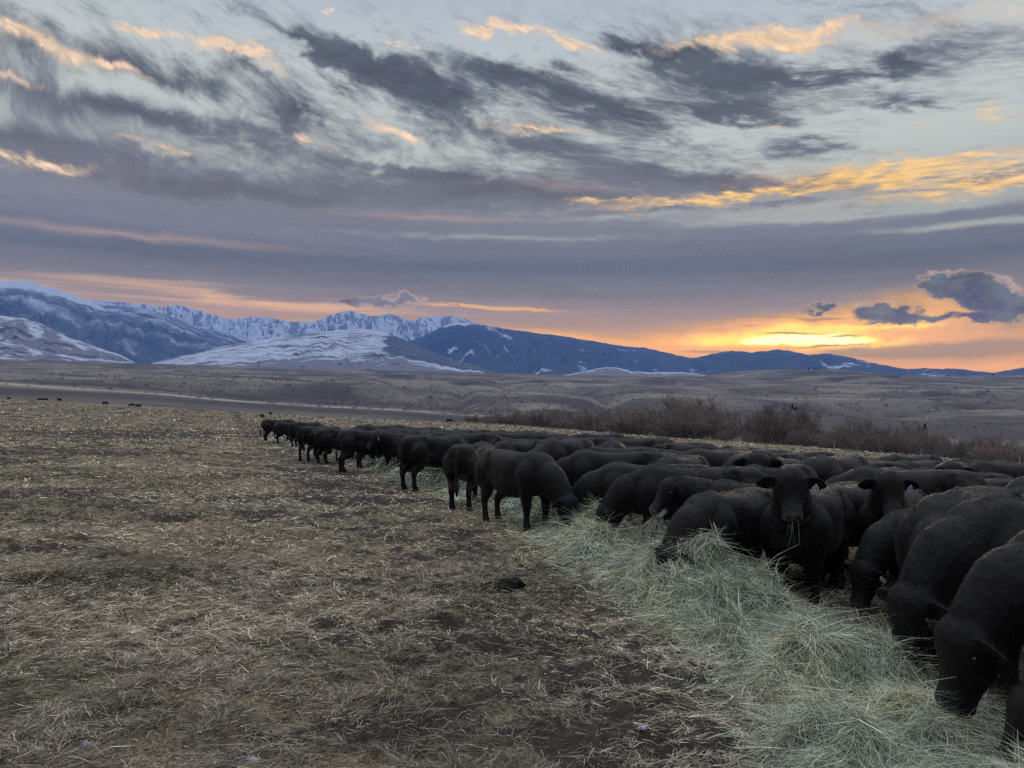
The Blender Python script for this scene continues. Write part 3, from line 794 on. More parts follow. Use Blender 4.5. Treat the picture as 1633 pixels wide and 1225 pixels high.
def smooth_pts(pts, n=4):
    """Catmull-Rom through rows of numbers"""
    A = np.array(pts, float); out = []
    for i in range(len(A) - 1):
        p0 = A[max(i - 1, 0)]; p1 = A[i]; p2 = A[i + 1]; p3 = A[min(i + 2, len(A) - 1)]
        for k in range(n):
            t = k / n
            out.append(0.5 * ((2 * p1) + (-p0 + p2) * t + (2 * p0 - 5 * p1 + 4 * p2 - p3) * t * t + (-p0 + 3 * p1 - 3 * p2 + p3) * t ** 3))
    out.append(A[-1])
    return [tuple(v) for v in out]

POSES = {                     # poll x,z ; head pitch (deg below level)
    'graze': (1.20, 0.66, 64), 'graze_low': (1.26, 0.55, 50), 'mid': (1.28, 1.02, 40), 'up': (1.07, 1.48, 50), 'level': (1.25, 1.22, 40)}

def cow_raw(pose='graze', yaw=0.0, hyaw=0.0, seed=0, belly=1.0, tailswing=0.0):
    """continuous body in local space, facing +X, feet on z = 0. Returns mesh data-block before fur, and head frame."""
    rn = random.Random(seed)
    bm = bmesh.new()
    # trunk: x, top, bottom, halfwidth
    T = [(-0.94,1.15,0.86,0.12),(-0.90,1.245,0.74,0.215),(-0.78,1.295,0.64,0.28),(-0.60,1.312,0.60,0.300),(-0.38,1.305,0.565,0.315),(-0.10,1.285,0.50,0.375*belly),
         (0.18,1.275,0.485,0.385*belly),(0.42,1.295,0.53,0.335),(0.60,1.315,0.55,0.300),(0.76,1.285,0.57,0.265),(0.90,1.20,0.61,0.215),(0.99,1.08,0.70,0.14)]
    rings = []
    for x, zt, zb, w in smooth_pts(T, 3):
        zb += 0.02 + 0.05 * sstep(-x, 0.0, 0.5); w *= 1.0
        rings.append(((x, 0, (zt + zb) / 2), (zt - zb) / 2, w, (1, 0, 0), (0, 0, 1), 2.9))
    tube(bm, rings, True, 24)
    # shoulder and haunch masses
    for s in (-1, 1):
        limb(bm, smooth_pts([(0.60, s*0.17, 1.16, .10, .15), (0.64, s*0.235, 0.98, .155, .22), (0.66, s*0.235, 0.80, .145, .19), (0.60, s*0.20, 0.66, .10, .12)], 3))
        limb(bm, smooth_pts([(-0.66, s*0.13, 1.16, .11, .16), (-0.66, s*0.22, 1.00, .155, .24), (-0.66, s*0.225, 0.82, .145, .235), (-0.64, s*0.205, 0.66, .105, .17)], 3))
    # legs
    feet = []
    for s in (-1, 1):
        st = rn.uniform(-0.10, 0.10)
        limb(bm, smooth_pts([(0.60, s*0.20, 0.70, .10, .13), (0.60+st*.4, s*0.195, 0.54, .078, .092), (0.61+st*.8, s*0.185, 0.385, .062, .068), (0.605+st*.9, s*0.18, 0.31, .050, .053),
              (0.60+st, s*0.18, 0.20, .042, .046), (0.605+st, s*0.18, 0.125, .052, .056), (0.625+st, s*0.18, 0.07, .050, .058), (0.65+st, s*0.18, 0.0, .060, .074)], 3), k=1.17)
        st2 = rn.uniform(-0.12, 0.12)
        limb(bm, smooth_pts([(-0.60, s*0.205, 0.74, .115, .19), (-0.62+st2*.3, s*0.20, 0.60, .092, .135), (-0.70+st2*.7, s*0.185, 0.48, .066, .085), (-0.755+st2*.9, s*0.175, 0.40, .055, .068),
              (-0.745+st2, s*0.172, 0.30, .045, .052), (-0.735+st2, s*0.17, 0.20, .043, .050), (-0.725+st2, s*0.17, 0.125, .052, .058), (-0.70+st2, s*0.17, 0.07, .050, .06), (-0.675+st2, s*0.17, 0.0, .060, .076)], 3), k=1.17)
    # hip bones, pin bones and withers
    for s in (-1, 1):
        limb(bm, smooth_pts([(-0.58, s*0.21, 1.215, .03, .05), (-0.50, s*0.215, 1.215, .055, .085), (-0.40, s*0.20, 1.215, .03, .05)], 3))
        limb(bm, smooth_pts([(-0.93, s*0.10, 1.09, .03, .03), (-0.89, s*0.115, 1.12, .055, .06), (-0.80, s*0.12, 1.16, .05, .06)], 3))
    limb(bm, smooth_pts([(0.36, 0, 1.24, .05, .05), (0.56, 0, 1.275, .075, .07), (0.74, 0, 1.24, .05, .06)], 3))
    # tail
    ts = tailswing
    limb(bm, smooth_pts([(-0.84, 0, 1.20, .045), (-0.945, 0, 1.12, .042), (-0.985, ts*.1, 0.95, .034), (-1.0, ts*.4, 0.75, .030), (-1.0, ts*.8, 0.58, .042), (-0.99, ts, 0.42, .046), (-0.985, ts*1.1, 0.30, .018)], 3), 8)
    # neck
    px, pz, pit = POSES[pose]
    base = Vector((0.74, 0, 0)); yr = math.radians(yaw)
    def rot(p, k=1.0):
        v = Vector(p) - base
        c, s = math.cos(yr * k), math.sin(yr * k)
        return base + Vector((v.x * c - v.y * s, v.x * s + v.y * c, v.z))
    poll = rot((px, 0, pz))
    nb = Vector((0.60, 0, 1.00))
    mid = rot((0.74 + (px - 0.74) * 0.55, 0, 1.00 + (pz - 1.00) * 0.48 + (0.05 if pz < 0.9 else 0.0)), 0.7)
    ax = [(nb, .285, .245), (rot((0.84, 0, 1.0 + (pz - 1.0) * 0.24), .3), .290, .235), (mid, .262, .215), (poll, .190, .160)]
    rows = smooth_pts([(*c, a, w) for c, a, w in ax], 4)
    P = [Vector(r[:3]) for r in rows]
    rings = []
    for i, r in enumerate(rows):
        f = P[min(i + 1, len(P) - 1)] - P[max(i - 1, 0)]
        up = Vector((0, 0, 1)) if abs(f.normalized().z) < 0.85 else Vector((1, 0, 0.2))
        rings.append((P[i], r[3], r[4], f, up, 2.0))
    tube(bm, rings, True, 18)
    # head frame
    hy = yr + math.radians(hyaw); pr_ = math.radians(pit)
    hf = Vector((math.cos(hy) * math.cos(pr_), math.sin(hy) * math.cos(pr_), -math.sin(pr_)))
    hs = Vector((-math.sin(hy), math.cos(hy), 0))
    hu = hf.cross(hs) * 1.0
    if hu.z < 0 and hf.z > -0.98: hu = -hu
    H = [(-0.085, .000, .075, .075), (-0.03, .01, .125, .105), (0.05, .012, .150, .118), (0.13, .002, .155, .122), (0.21, -.014, .135, .108), (0.30, -.030, .108, .090), (0.39, -.042, .090, .080),
         (0.455, -.046, .088, .088), (0.50, -.050, .078, .082), (0.525, -.052, .050, .058)]
    H = [(t * 0.93, o * 1.15, a * 1.24, w * (1.48 - 0.16 * sstep(t, .15, .38))) for t, o, a, w in H]
    rows = smooth_pts(H, 3)
    tube(bm, [(poll + hf * t + hu * o, a, w, hf, hu, 2.3) for t, o, a, w in rows], True, 18)
    # jaw, poll tuft, nostril lips, brow ridges
    tube(bm, [(poll + hf * t + hu * o, a, w, hf, hu, 2.0) for t, o, a, w in [(-0.10, -.10, .10, .09), (0.02, -.115, .085, .085), (0.10, -.115, .072, .075), (0.22, -.105, .05, .055), (0.40, -.10, .035, .05), (0.48, -.095, .028, .045)]], True, 12)
    tube(bm, [(poll + hf * t + hu * o, a, w, hf, hu, 2.0) for t, o, a, w in [(-0.09, .09, .03, .05), (-0.03, .125, .05, .075), (0.03, .135, .04, .07), (0.09, .13, .02, .05)]], True, 12)
    for s in (-1, 1):
        c = poll + hf * 0.145 + hu * 0.055 + hs * (s * 0.125)
        tube(bm, [(c + hf * t, a, a, hf, hu, 2.0) for t, a in [(-.045, .012), (-.02, .032), (0.0, .036), (.02, .030), (.045, .012)]], True, 10)
        # ears stand out sideways, drooping a little, cupped forwards
        ed = (hs * s * 0.95 - hu * 0.10 + hf * 0.16).normalized()
        e0 = poll + hf * 0.045 + hu * 0.045 + hs * (s * 0.115)
        en = (hf * 0.85 + hu * 0.25).normalized()
        wv = ed.cross(en)
        tube(bm, [(e0 + ed * t, th, w, ed, en, 2.0) for t, w, th in [(0.0, .045, .032), (.05, .078, .024), (.12, .098, .018), (.19, .086, .016), (.235, .050, .014), (.265, .014, .010)]], True, 12)
    me = bpy.data.meshes.new('cow_raw')
    bmesh.ops.recalc_face_normals(bm, faces=bm.faces)
    bm.to_mesh(me); bm.free()
    return me, (poll, hf, hu, hs)

def remeshed(me, vox, smooth_it):
    o = bpy.data.objects.new('tmp', me); C.objects.link(o)
    r = o.modifiers.new('r', 'REMESH'); r.mode = 'VOXEL'; r.voxel_size = vox; r.use_smooth_shade = True
    s = o.modifiers.new('s', 'SMOOTH'); s.factor = 0.5; s.iterations = smooth_it
    dg = bpy.context.evaluated_depsgraph_get()
    m2 = bpy.data.meshes.new_from_object(o.evaluated_get(dg))
    bpy.data.objects.remove(o)
    bpy.data.meshes.remove(me)
    return m2

def mesh_arrays(me):
    n = len(me.vertices)
    co = np.empty(n * 3, np.float32); me.vertices.foreach_get('co', co)
    no = np.empty(n * 3, np.float32); me.vertices.foreach_get('normal', no)
    me.calc_loop_triangles()
    tri = np.empty(len(me.loop_triangles) * 3, np.int32); me.loop_triangles.foreach_get('vertices', tri)
    return co.reshape(-1, 3), no.reshape(-1, 3), tri.reshape(-1, 3)

def add_fur(co, no, tri, count, length, width, seed, head=None):
    """short coat of hair: thin triangles lying back along the body; merged into the same body mesh"""
    rg = np.random.default_rng(seed)
    a, b_, c = co[tri[:, 0]], co[tri[:, 1]], co[tri[:, 2]]
    ar = np.linalg.norm(np.cross(b_ - a, c - a), axis=1); p = ar / ar.sum()
    idx = rg.choice(len(tri), count, p=p)
    u = rg.random((count, 2)); m = u.sum(1) > 1; u[m] = 1 - u[m]
    w0 = 1 - u[:, 0] - u[:, 1]
    pt = a[idx] * w0[:, None] + b_[idx] * u[:, :1] + c[idx] * u[:, 1:]
    nn = no[tri[idx, 0]] * w0[:, None] + no[tri[idx, 1]] * u[:, :1] + no[tri[idx, 2]] * u[:, 1:]
    nn /= np.linalg.norm(nn, axis=1)[:, None] + 1e-9
    flow = np.stack([-0.75 + 0 * pt[:, 0], 0 * pt[:, 0], -0.65 + 0 * pt[:, 0]], -1)
    # whorls and clumps
    cl = np.stack([vnoise(pt[:, 0] * 9 + k * 31, pt[:, 2] * 9 + pt[:, 1] * 7, 5 + k) - 0.5 for k in range(3)], -1)
    flow = flow + cl * 2.2 + rg.normal(0, 0.30, flow.shape)
    flow = flow - nn * (flow * nn).sum(1)[:, None]
    flow /= np.linalg.norm(flow, axis=1)[:, None] + 1e-9
    leg = sstep(pt[:, 2], 0.12, 0.55) * 0.65 + 0.35
    if head is not None:
        dd = np.linalg.norm(pt - (np.array(head[0]) + np.array(head[1]) * 0.48), axis=1)
        leg = leg * (0.15 + 0.85 * sstep(dd, 0.10, 0.30))
        dp = np.linalg.norm(pt - (np.array(head[0]) + np.array(head[2]) * 0.13), axis=1)
        leg = leg * (1 + 0.9 * (1 - sstep(dp, 0.05, 0.17)))
    ln = length * rg.uniform(0.55, 1.25, count) * leg
    d = flow * 0.86 + nn * rg.uniform(0.25, 0.85, count)[:, None]
    d /= np.linalg.norm(d, axis=1)[:, None]
    sd_ = np.cross(d, nn); sd_ /= np.linalg.norm(sd_, axis=1)[:, None] + 1e-9
    # turn blades so that about half present their width
    th = rg.uniform(0, math.pi, count)
    bn = np.cross(d, sd_)
    sdir = sd_ * np.cos(th)[:, None] + bn * np.sin(th)[:, None]
    base = pt - nn * 0.004
    v0 = base - sdir * width; v1 = base + sdir * width
    v2 = base + d * ln[:, None] - nn * (ln * 0.15)[:, None]
    vv = np.stack([v0, v1, v2], 1).reshape(-1, 3)
    n0 = len(co)
    ff = np.arange(count * 3).reshape(-1, 3) + n0
    tipv = np.concatenate([np.zeros(n0), np.tile(np.array([0.0, 0.0, 1.0]), count) * np.repeat(rg.random(count) ** 1.5, 3)])
    return np.concatenate([co, vv]), np.concatenate([tri, ff]), tipv

def cow_body_mesh(pose, yaw, hyaw, seed, vox, furn, furl, furw, belly=1.0, tails=0.0, white=None):
    me, hd = cow_raw(pose, yaw, hyaw, seed, belly, tails)
    me = remeshed(me, vox, 3 if vox > 0.018 else 4)
    co, no, tri = mesh_arrays(me)
    # muscle and coat lumps
    amp = 0.018
    lump = fbm(co[:, 0] * 3.1 + seed, co[:, 2] * 3.1 + co[:, 1] * 2.3, seed + 3, 3) - 0.5
    hp = np.array(hd[0]) + np.array(hd[1]) * 0.2
    dh = np.linalg.norm(co - hp, axis=1)
    co = co + no * (lump * amp * sstep(dh, .2, .45) * sstep(co[:, 2], .3, .6))[:, None]
    # sunken flank, hollow before the hip
    fl_ = np.exp(-((co[:, 0] + 0.36) / 0.12) ** 2 - ((co[:, 2] - 0.98) / 0.16) ** 2) * 0.030 + np.exp(-((co[:, 0] - 0.36) / 0.10) ** 2 - ((co[:, 2] - 0.95) / 0.22) ** 2) * 0.014
    co = co - no * fl_[:, None]
    base_co, base_no = co, no
    tip = np.zeros(len(co))
    if furn: co, tri, tip = add_fur(co, no, tri, furn, furl, furw, seed + 40, hd)
    p = np.array(hd[0]); f = np.array(hd[1]); uu = np.array(hd[2]); ss = np.array(hd[3])
    rel = co - p
    tt = rel @ f; oo = rel @ uu; sx = rel @ ss
    nst = np.zeros(len(co))
    inh = (np.abs(sx) < 0.14) & (np.abs(oo) < 0.22) & (tt > 0) & (tt < 0.56)
    nose = sstep(tt, 0.435, 0.475) * inh * sstep(oo, -0.10, -0.06)
    wh = np.zeros(len(co))
    if white == 'chin': wh = sstep(tt, 0.30, 0.38) * inh * (1 - sstep(oo, -0.085, -0.05))
    if white == 'muzzle': wh = sstep(tt, 0.40, 0.455) * inh
    for s in (-1, 1): nst = np.maximum(nst, np.exp(-((tt - 0.487) / 0.016) ** 2 - ((sx - s * 0.052) / 0.018) ** 2) * (oo > -0.06))
    nose = nose * (1 - 0.95 * nst)
    hoof = 1 - sstep(co[:, 2], 0.055, 0.075)
    brown = fbm(co[:, 0] * 1.7 + 3 * seed, co[:, 2] * 1.7 + co[:, 1], 77 + seed, 3)
    mud = sstep(fbm(co[:, 0] * 7.0 + seed, co[:, 2] * 8.0 + co[:, 1] * 3, 91 + seed, 4), 0.62, 0.72) * sstep(co[:, 0], 0.1, -0.5) * (co[:, 2] > 0.3)
    m = bpy.data.meshes.new('cow')
    tmp = mesh_np('tmp', co, tri.reshape(-1), 3, COAT, True, None, {'nose': nose, 'white': wh, 'hoof': hoof, 'brown': brown, 'mud': mud, 'tip': tip})
    m = tmp.data; bpy.data.objects.remove(tmp)
    m.name = 'cow'
    return m, hd

COAT, b, pr = new_mat('black_coat')
pos = b.n('ShaderNodeTexCoord').outputs['Object']
n1 = b.noise(b.vm('MULTIPLY', pos, (0.6, 1.0, 0.45)), 55.0, 4.0, 0.7, 0.6); n2 = b.noise(pos, 11.0, 4.0, 0.65, 0.5)
cb = b.mix(n1, (0.0028, 0.0027, 0.0030, 1), (0.0085, 0.0080, 0.0086, 1))
cb = b.mix(b.m('MULTIPLY', b.mr(attr(b, 'brown'), 0.52, 0.75), 0.45), cb, (0.013, 0.0095, 0.008, 1))
rnd = b.n('ShaderNodeObjectInfo').outputs['Random']
cb = b.mix(b.mr(rnd, 0.55, 1.0, 0.0, 0.6), cb, (0.0125, 0.0088, 0.0072, 1))
cb = b.mix(b.m('MULTIPLY', attr(b, 'mud'), 0.55), cb, (0.040, 0.033, 0.027, 1))
cb = b.mix(attr(b, 'tip'), cb, (0.014, 0.0112, 0.0102, 1))
cb = b.mix(attr(b, 'hoof'), cb, (0.02, 0.018, 0.017, 1))
cb = b.mix(attr(b, 'nose'), cb, (0.085, 0.085, 0.094, 1))  # lighter grey puts the sheen of the wet nose into the colour
cb = b.mix(attr(b, 'white'), cb, (0.55, 0.52, 0.50, 1))
b.put(pr.inputs['Base Color'], cb)
b.put(pr.inputs['Roughness'], b.mix(attr(b, 'nose'), (0.52, 0.52, 0.52, 1), (0.25, 0.25, 0.25, 1)))
pr.inputs['Specular IOR Level'].default_value = 0.16
pr.inputs['Sheen Weight'].default_value = 0.03
pr.inputs['Sheen Roughness'].default_value = 0.4
bp = b.n('ShaderNodeBump'); bp.inputs['Strength'].default_value = 0.6; bp.inputs['Distance'].default_value = 0.016
b.put(bp.inputs['Height'], b.m('ADD', n1, n2)); b.put(pr.inputs['Normal'], bp.outputs[0])

EYE, b, pr = new_mat('dark_eye')
pr.inputs['Base Color'].default_value = (0.008, 0.006, 0.006, 1); pr.inputs['Roughness'].default_value = 0.08; pr.inputs['Specular IOR Level'].default_value = 0.6
TAGM, b, pr = new_mat('pale_tag')
pr.inputs['Base Color'].default_value = srgb(196, 212, 226); pr.inputs['Roughness'].default_value = 0.5
INK, b, pr = new_mat('tag_ink')
pr.inputs['Base Color'].default_value = srgb(40, 44, 60)

def eye_mesh():
    bm = bmesh.new(); bmesh.ops.create_uvsphere(bm, u_segments=12, v_segments=8, radius=0.021)
    me = bpy.data.meshes.new('eye'); bm.to_mesh(me); bm.free(); me.materials.append(EYE)
    me.polygons.foreach_set('use_smooth', [True] * len(me.polygons))
    return me
def tag_mesh(seed):
    """ear tag: rounded plate with a narrow neck, button and two inked strokes, hanging along -Z, facing +X"""
    bm = bmesh.new()
    out = [(-.012, 0), (-.014, -.018), (-.034, -.030), (-.038, -.042), (-.036, -.082), (-.030, -.090), (.030, -.090), (.036, -.082), (.038, -.042), (.034, -.030), (.014, -.018), (.012, 0)]
    f = [bm.verts.new((.002, y, z)) for y, z in out]; k = [bm.verts.new((-.002, y, z)) for y, z in out]
    bm.faces.new(f); bm.faces.new(k[::-1])
    for i in range(len(out)):
        j = (i + 1) % len(out); bm.faces.new((f[j], f[i], k[i], k[j]))
    r = bmesh.ops.create_cone(bm, segments=10, radius1=.011, radius2=.008, depth=.012, cap_ends=True, matrix=Matrix.Translation((0.006, 0, -.008)) @ Matrix.Rotation(math.pi / 2, 4, 'Y'))
    rn = random.Random(seed); nf0 = len(bm.faces)
    for cx in (-.014, .014):                      # two hand-inked strokes, smeared beyond reading
        prev = None
        for q in range(5):
            z = -.044 - q * .008; y = cx + rn.uniform(-.006, .006)
            v = (bm.verts.new((.0036, y - .003, z)), bm.verts.new((.0036, y + .003, z)))
            if prev:
                fc = bm.faces.new((prev[0], prev[1], v[1], v[0])); fc.material_index = 1
            prev = v
    bmesh.ops.recalc_face_normals(bm, faces=[q for q in bm.faces if q.material_index == 0])
    me = bpy.data.meshes.new('ear_tag'); bm.to_mesh(me); bm.free(); me.materials.append(TAGM); me.materials.append(INK)
    return me
EYE_ME = eye_mesh()

def head_parts(root, hd, tag_side=None, seed=0, eyes=True, label=None):
    poll, hf, hu, hs = hd
    if eyes:
        for s in (-1, 1):
            e = bpy.data.objects.new('eye', EYE_ME); C.objects.link(e); e.parent = root
            e.location = poll + hf * 0.150 + hu * 0.055 + hs * (s * 0.153)
    for s in (tag_side or ()):
        t = bpy.data.objects.new('ear_tag', tag_mesh(seed + s)); C.objects.link(t); t.parent = root
        p = poll + hf * 0.085 + hu * 0.045 + hs * (s * 0.26)
        x = (hf * 0.8 + hu * 0.35 + hs * s * .15).normalized()
        z = Vector((0, 0, 1)); z = (z - x * z.dot(x))
        if z.length < 0.2: z = hu - x * hu.dot(x)
        z.normalize(); y = z.cross(x)
        m = Matrix.Identity(4)
        for i in range(3): m[i][0] = x[i]; m[i][1] = y[i]; m[i][2] = z[i]; m[i][3] = p[i]
        t.matrix_local = m

# ------------------------------------------------------------------ the herd
def place(o, px, d, heading, scale=1.0):
    x, y, z = at(px, d)
    o.location = (x, y, z - 0.01); o.rotation_euler = (0, 0, math.radians(heading)); o.scale = (scale,) * 3
HERD = []                                        # (x, y) of all placed bodies
def cow(px, d, heading, pose, label, scale=1.0, yaw=0, hyaw=0, seed=0, tags=(), white=None, fur=None, belly=1.0, group='cattle feeding along the hay'):
    near = d < 11
    fn = fur if fur is not None else (30000 if d < 7 else 22000 if d < 11 else 9000 if d < 17 else 6000)
    m, hd = cow_body_mesh(pose, yaw, hyaw, seed, 0.0155 if near else 0.022 if d < 20 else 0.03, fn, 0.040 if d < 11 else 0.032, max(0.0011, d * 0.00019), belly, random.Random(seed).uniform(-.15, .15), white)
    o = bpy.data.objects.new('cow', m); C.objects.link(o)
    place(o, px, d, heading, scale)
    HERD.append((o.location.x, o.location.y))
    tag(o, label, 'cow', group)
    if d < 26: head_parts(o, hd, tags, seed)
    return o, hd

# far end of the line, left to right in the photograph
cow(446, 46.5, 8, 'graze', 'farthest black cow at the left end of the line, tail towards the empty field', 1.0, seed=1)
cow(463, 44.5, -12, 'graze', 'black cow overlapping the farthest one at the left end of the line', .95, seed=2)
cow(490, 41.0, 50, 'graze', 'black cow seen partly from behind, second clump from the left end of the line', 1.0, seed=3)
cow(503, 30.2, 78, 'graze', 'narrow rear view of a black cow, nearest of the second clump from the left', .98, seed=4)
cow(523, 33.5, 68, 'graze', 'black cow half hidden between two rear views near the left end of the line', .92, seed=5)
cow(545, 28.8, 40, 'graze', 'black cow with its rump to the camera, left of the broadside one at the hay', .98, seed=6)
cow(590, 24.4, 22, 'graze', 'black cow seen broadside with head down to the right, far part of the line', .98, seed=7)
cow(606, 26.6, 14, 'graze', 'black cow just behind the broadside one in the far part of the line', .96, seed=8)
cow(672, 24.0, 188, 'level', 'black cow with pale ear tags raising its head behind the far hay heap', .98, yaw=14, seed=9, tags=(1, -1))
cow(693, 19.6, 48, 'graze', 'black cow turned three quarters away, rump left, standing in the far hay heap', 1.0, seed=10)
cow(756, 15.7, 74, 'graze', 'black cow seen from behind left of the one lowering its head at the hay', .96, seed=11)
cow(824, 12.9, -56, 'graze_low', 'black cow nearest the open field, head lowered to the right at the hay', .93, yaw=10, seed=12)
# the row on the far side of the hay
cow(985, 14.6, 183, 'graze', 'black cow facing left behind the one lowering its head at the hay', .97, seed=13)
cow(1046, 12.2, 178, 'graze', 'black cow grazing leftwards, muzzle in the hay in the middle of the row', .96, seed=14)
cow(1112, 10.9, 176, 'graze', 'black cow with its head buried in hay, left of the white-chinned one', .95, seed=15)
C16, H16 = cow(1218, 9.95, 184, 'level', 'black cow with a white chin and a mouthful of hay, head half raised', .90, yaw=10, seed=16, white='chin')
cow(1168, 8.9, 226, 'graze', 'round-sided black cow with mud flecks feeding just below the white-chinned one', .86, yaw=-12, seed=17, belly=1.08)
C18, H18 = cow(1292, 8.85, 236, 'up', 'black cow looking up at the camera, few hay stalks at its mouth, pale tag', .90, yaw=8, hyaw=12, seed=18, tags=(1,))
C19, H19 = cow(1430, 9.8, 235, 'up', 'black cow looking up at the camera with green hay strands hanging down its chest', .88, yaw=10, hyaw=16, seed=19, tags=(1,))
cow(1332, 10.9, 222, 'graze', 'black cow with its head low behind the legs of the tagged cow looking up', .85, seed=20)
cow(1522, 8.2, 187, 'graze', 'black cow reaching down to the hay just left of the heavy shouldered one', .84, yaw=14, seed=21, tags=(1,))
cow(1548, 7.1, 228, 'graze', 'heavy shouldered black cow, head down in hay, with a square pale ear tag', 1.08, yaw=12, seed=22, tags=(1,), belly=1.05)
C23, H23 = cow(1690, 6.3, 196, 'graze', 'black cow with straw on its back at the right edge, behind the nearest one', 1.1, seed=23)
cow(1838, 4.95, 188, 'graze', 'nearest large black cow, grazing at the right edge at the near end of hay', 0.99, yaw=-4, seed=24, tags=(-1,))
cow(2085, 4.0, 170, 'graze_low', 'black cow showing only its white muzzle in the bottom right corner', .92, seed=25, white='muzzle')

# the crowd behind: a few bodies, copied
rh = random.Random(5)
LIB = []
for i, (p, yw) in enumerate((('graze', 0), ('graze', 14), ('level', -8), ('mid', 10), ('graze', -16), ('level', 20), ('mid', -14), ('up', 10))):
    m, hd = cow_body_mesh(p, yw, 0, 60 + i, 0.024, 6000, 0.032, 0.0032, rh.uniform(.94, 1.1), rh.uniform(-.15, .15))
    o = bpy.data.objects.new('cow', m); C.objects.link(o); LIB.append([o, False])
def crowd(px, d, heading, label, group, scale, kind=None):
    k = rh.choice((0, 1, 2, 3, 4, 5, 6, 0, 4, 1)) if kind is None else kind
    src, used = LIB[k]
    if used:
        o = src.copy(); C.objects.link(o)
    else:
        o = src; LIB[k][1] = True
    place(o, px, d, heading, scale)
    tag(o, label, 'cow', group)
    HERD.append((o.location.x, o.location.y))
for px, d, h in ((1652, 8.7, 186), (1800, 8.3, 192), (1930, 7.4, 183), (1600, 9.7, 178), (1735, 10.1, 195), (1362, 9.9, 205)):
    crowd(px, d, h, 'black cow in the packed herd behind the right part of the feeding row', 'cattle massed behind the right part of the row', rh.uniform(.9, 1.0), rh.choice((0, 1, 4)))
def back_d(px): return float(np.interp(px, [560, 650, 800, 900, 1000, 1200, 1400, 1633, 1900], [37, 36, 33, 30, 28, 25.5, 23.5, 21, 19]))
cand = []
tries = 0
while tries < 9000:
    tries += 1
    px = rh.uniform(575, 1980); bd = back_d(px)
    d = bd - (bd - 7) * rh.random() ** 1.4
    x = (px - 816.5) / FPX * d
    u = x - float(np.interp(d, HL_Y, HL_X))
    if u < (3.4 if d < 12 else 3.0 if d < 20 else 1.6): continue
    if d < 12.5 and px < 1290: continue
    if d < 10.4: continue
    h = rh.gauss(184, 30) if rh.random() < 0.78 else rh.uniform(0, 360)
    ca, sa = math.cos(math.radians(h)), math.sin(math.radians(h))
    ok = True
    for (hx, hy) in HERD:
        rx, ry = x - hx, d - hy
        lx, ly = rx * ca + ry * sa, -rx * sa + ry * ca
        if (lx / 2.0) ** 2 + (ly / 0.95) ** 2 < 1.0: ok = False; break
    if not ok: continue
    if px < 830: lab, g = 'black cow in the packed herd behind the far part of the feeding row', 'cattle massed behind the far part of the row'
    elif px < 1230: lab, g = 'black cow in the packed herd behind the middle of the feeding row', 'cattle massed behind the middle of the row'
    else: lab, g = 'black cow in the packed herd behind the right part of the feeding row', 'cattle massed behind the right part of the row'
    crowd(px, d, h, lab, g, rh.uniform(.86, 1.08), None if d < 24 else rh.choice((0, 1, 4, 0, 4, 3, 6)))
for lib in LIB:
    if not lib[1]: bpy.data.objects.remove(lib[0])
# strays far out on the pasture
for px, d, h, lab in ((15, 225, 160, 'tiny far black cow at the left edge of the pasture'), (64, 222, 10, 'tiny far black cow, left one of a touching pair on the left pasture'), (72, 220, 5, 'tiny far black cow, right one of a touching pair on the left pasture'),
                      (95, 212, 80, 'tiny far black cow standing alone right of the touching pair on the pasture'), (168, 205, 10, 'faint tiny black cow alone midway along the far left pasture edge'), (211, 200, 175, 'tiny far black cow, left one of two close together at the far pasture edge'), (222, 198, 170, 'tiny far black cow, right one of two close together at the far pasture edge'),
                      (419, 150, 85, 'far black cow seen end on at the pasture edge beyond the line'), (432, 190, 90, 'tiny far black cow beside the one seen end on beyond the line'), (717, 175, 0, 'tiny far black cow on the pasture left of the lone round bush')):
    k = 0
    o = LIB[0][0].copy(); C.objects.link(o); place(o, px, d, h, 0.65); tag(o, lab, 'cow', 'strays on the far pasture')

# ------------------------------------------------------------------ hay held in mouths, straws on backs
def wisp(p, n, lmin, lmax, label, seed, drop=1.0, spread=0.25, cat_='hay wisp', w=0.0022):
    rg = np.random.default_rng(seed)
    base = np.zeros((n, 3)) + rg.normal(0, 0.018, (n, 3))
    az_ = rg.uniform(0, 6.28, n); pitch = -rg.uniform(0.9, 1.5, n) * drop
    col = np.where((rg.random(n) < .6)[:, None], np.array([0.20, 0.245, 0.19]), np.array([0.36, 0.35, 0.26])) * rg.uniform(.7, 1.2, n)[:, None]
    o = strands('hay_wisp', base, az_, pitch, rg.uniform(lmin, lmax, n), np.full(n, w), rg.normal(0, spread, n), rg.uniform(0, .3, n), rg.normal(0, 1.0, n), col, SM, 4)
    o.location = p; tag(o, label, cat_)
    return o
bpy.context.view_layer.update()
def mouth(o, hd, t=0.47, dn=-0.10):
    return o.matrix_world @ (hd[0] + hd[1] * t + hd[2] * dn)
wisp(mouth(C16, H16), 260, 0.15, 0.50, 'large mouthful of grey-green hay hanging from the white-chinned cow', 3, 0.65, 0.5, w=0.003)
wisp(mouth(C18, H18), 7, 0.10, 0.26, 'few pale hay stalks hanging from the mouth of the left tagged cow looking up', 4)
wisp(mouth(C19, H19), 26, 0.16, 0.45, 'green hay strands hanging from the mouth of the right tagged cow looking up', 5, 1.0, 0.2)
wisp(C23.matrix_world @ Vector((0.55, 0.12, 1.34)), 6, 0.12, 0.25, 'short straws lying on the back of the cow at the right edge', 6, 0.05, 0.3)
wisp(C18.matrix_world @ Vector((-0.30, 0.05, 1.33)), 8, 0.10, 0.22, 'straws lying on the back of the left tagged cow looking up', 7, 0.05, 0.3)

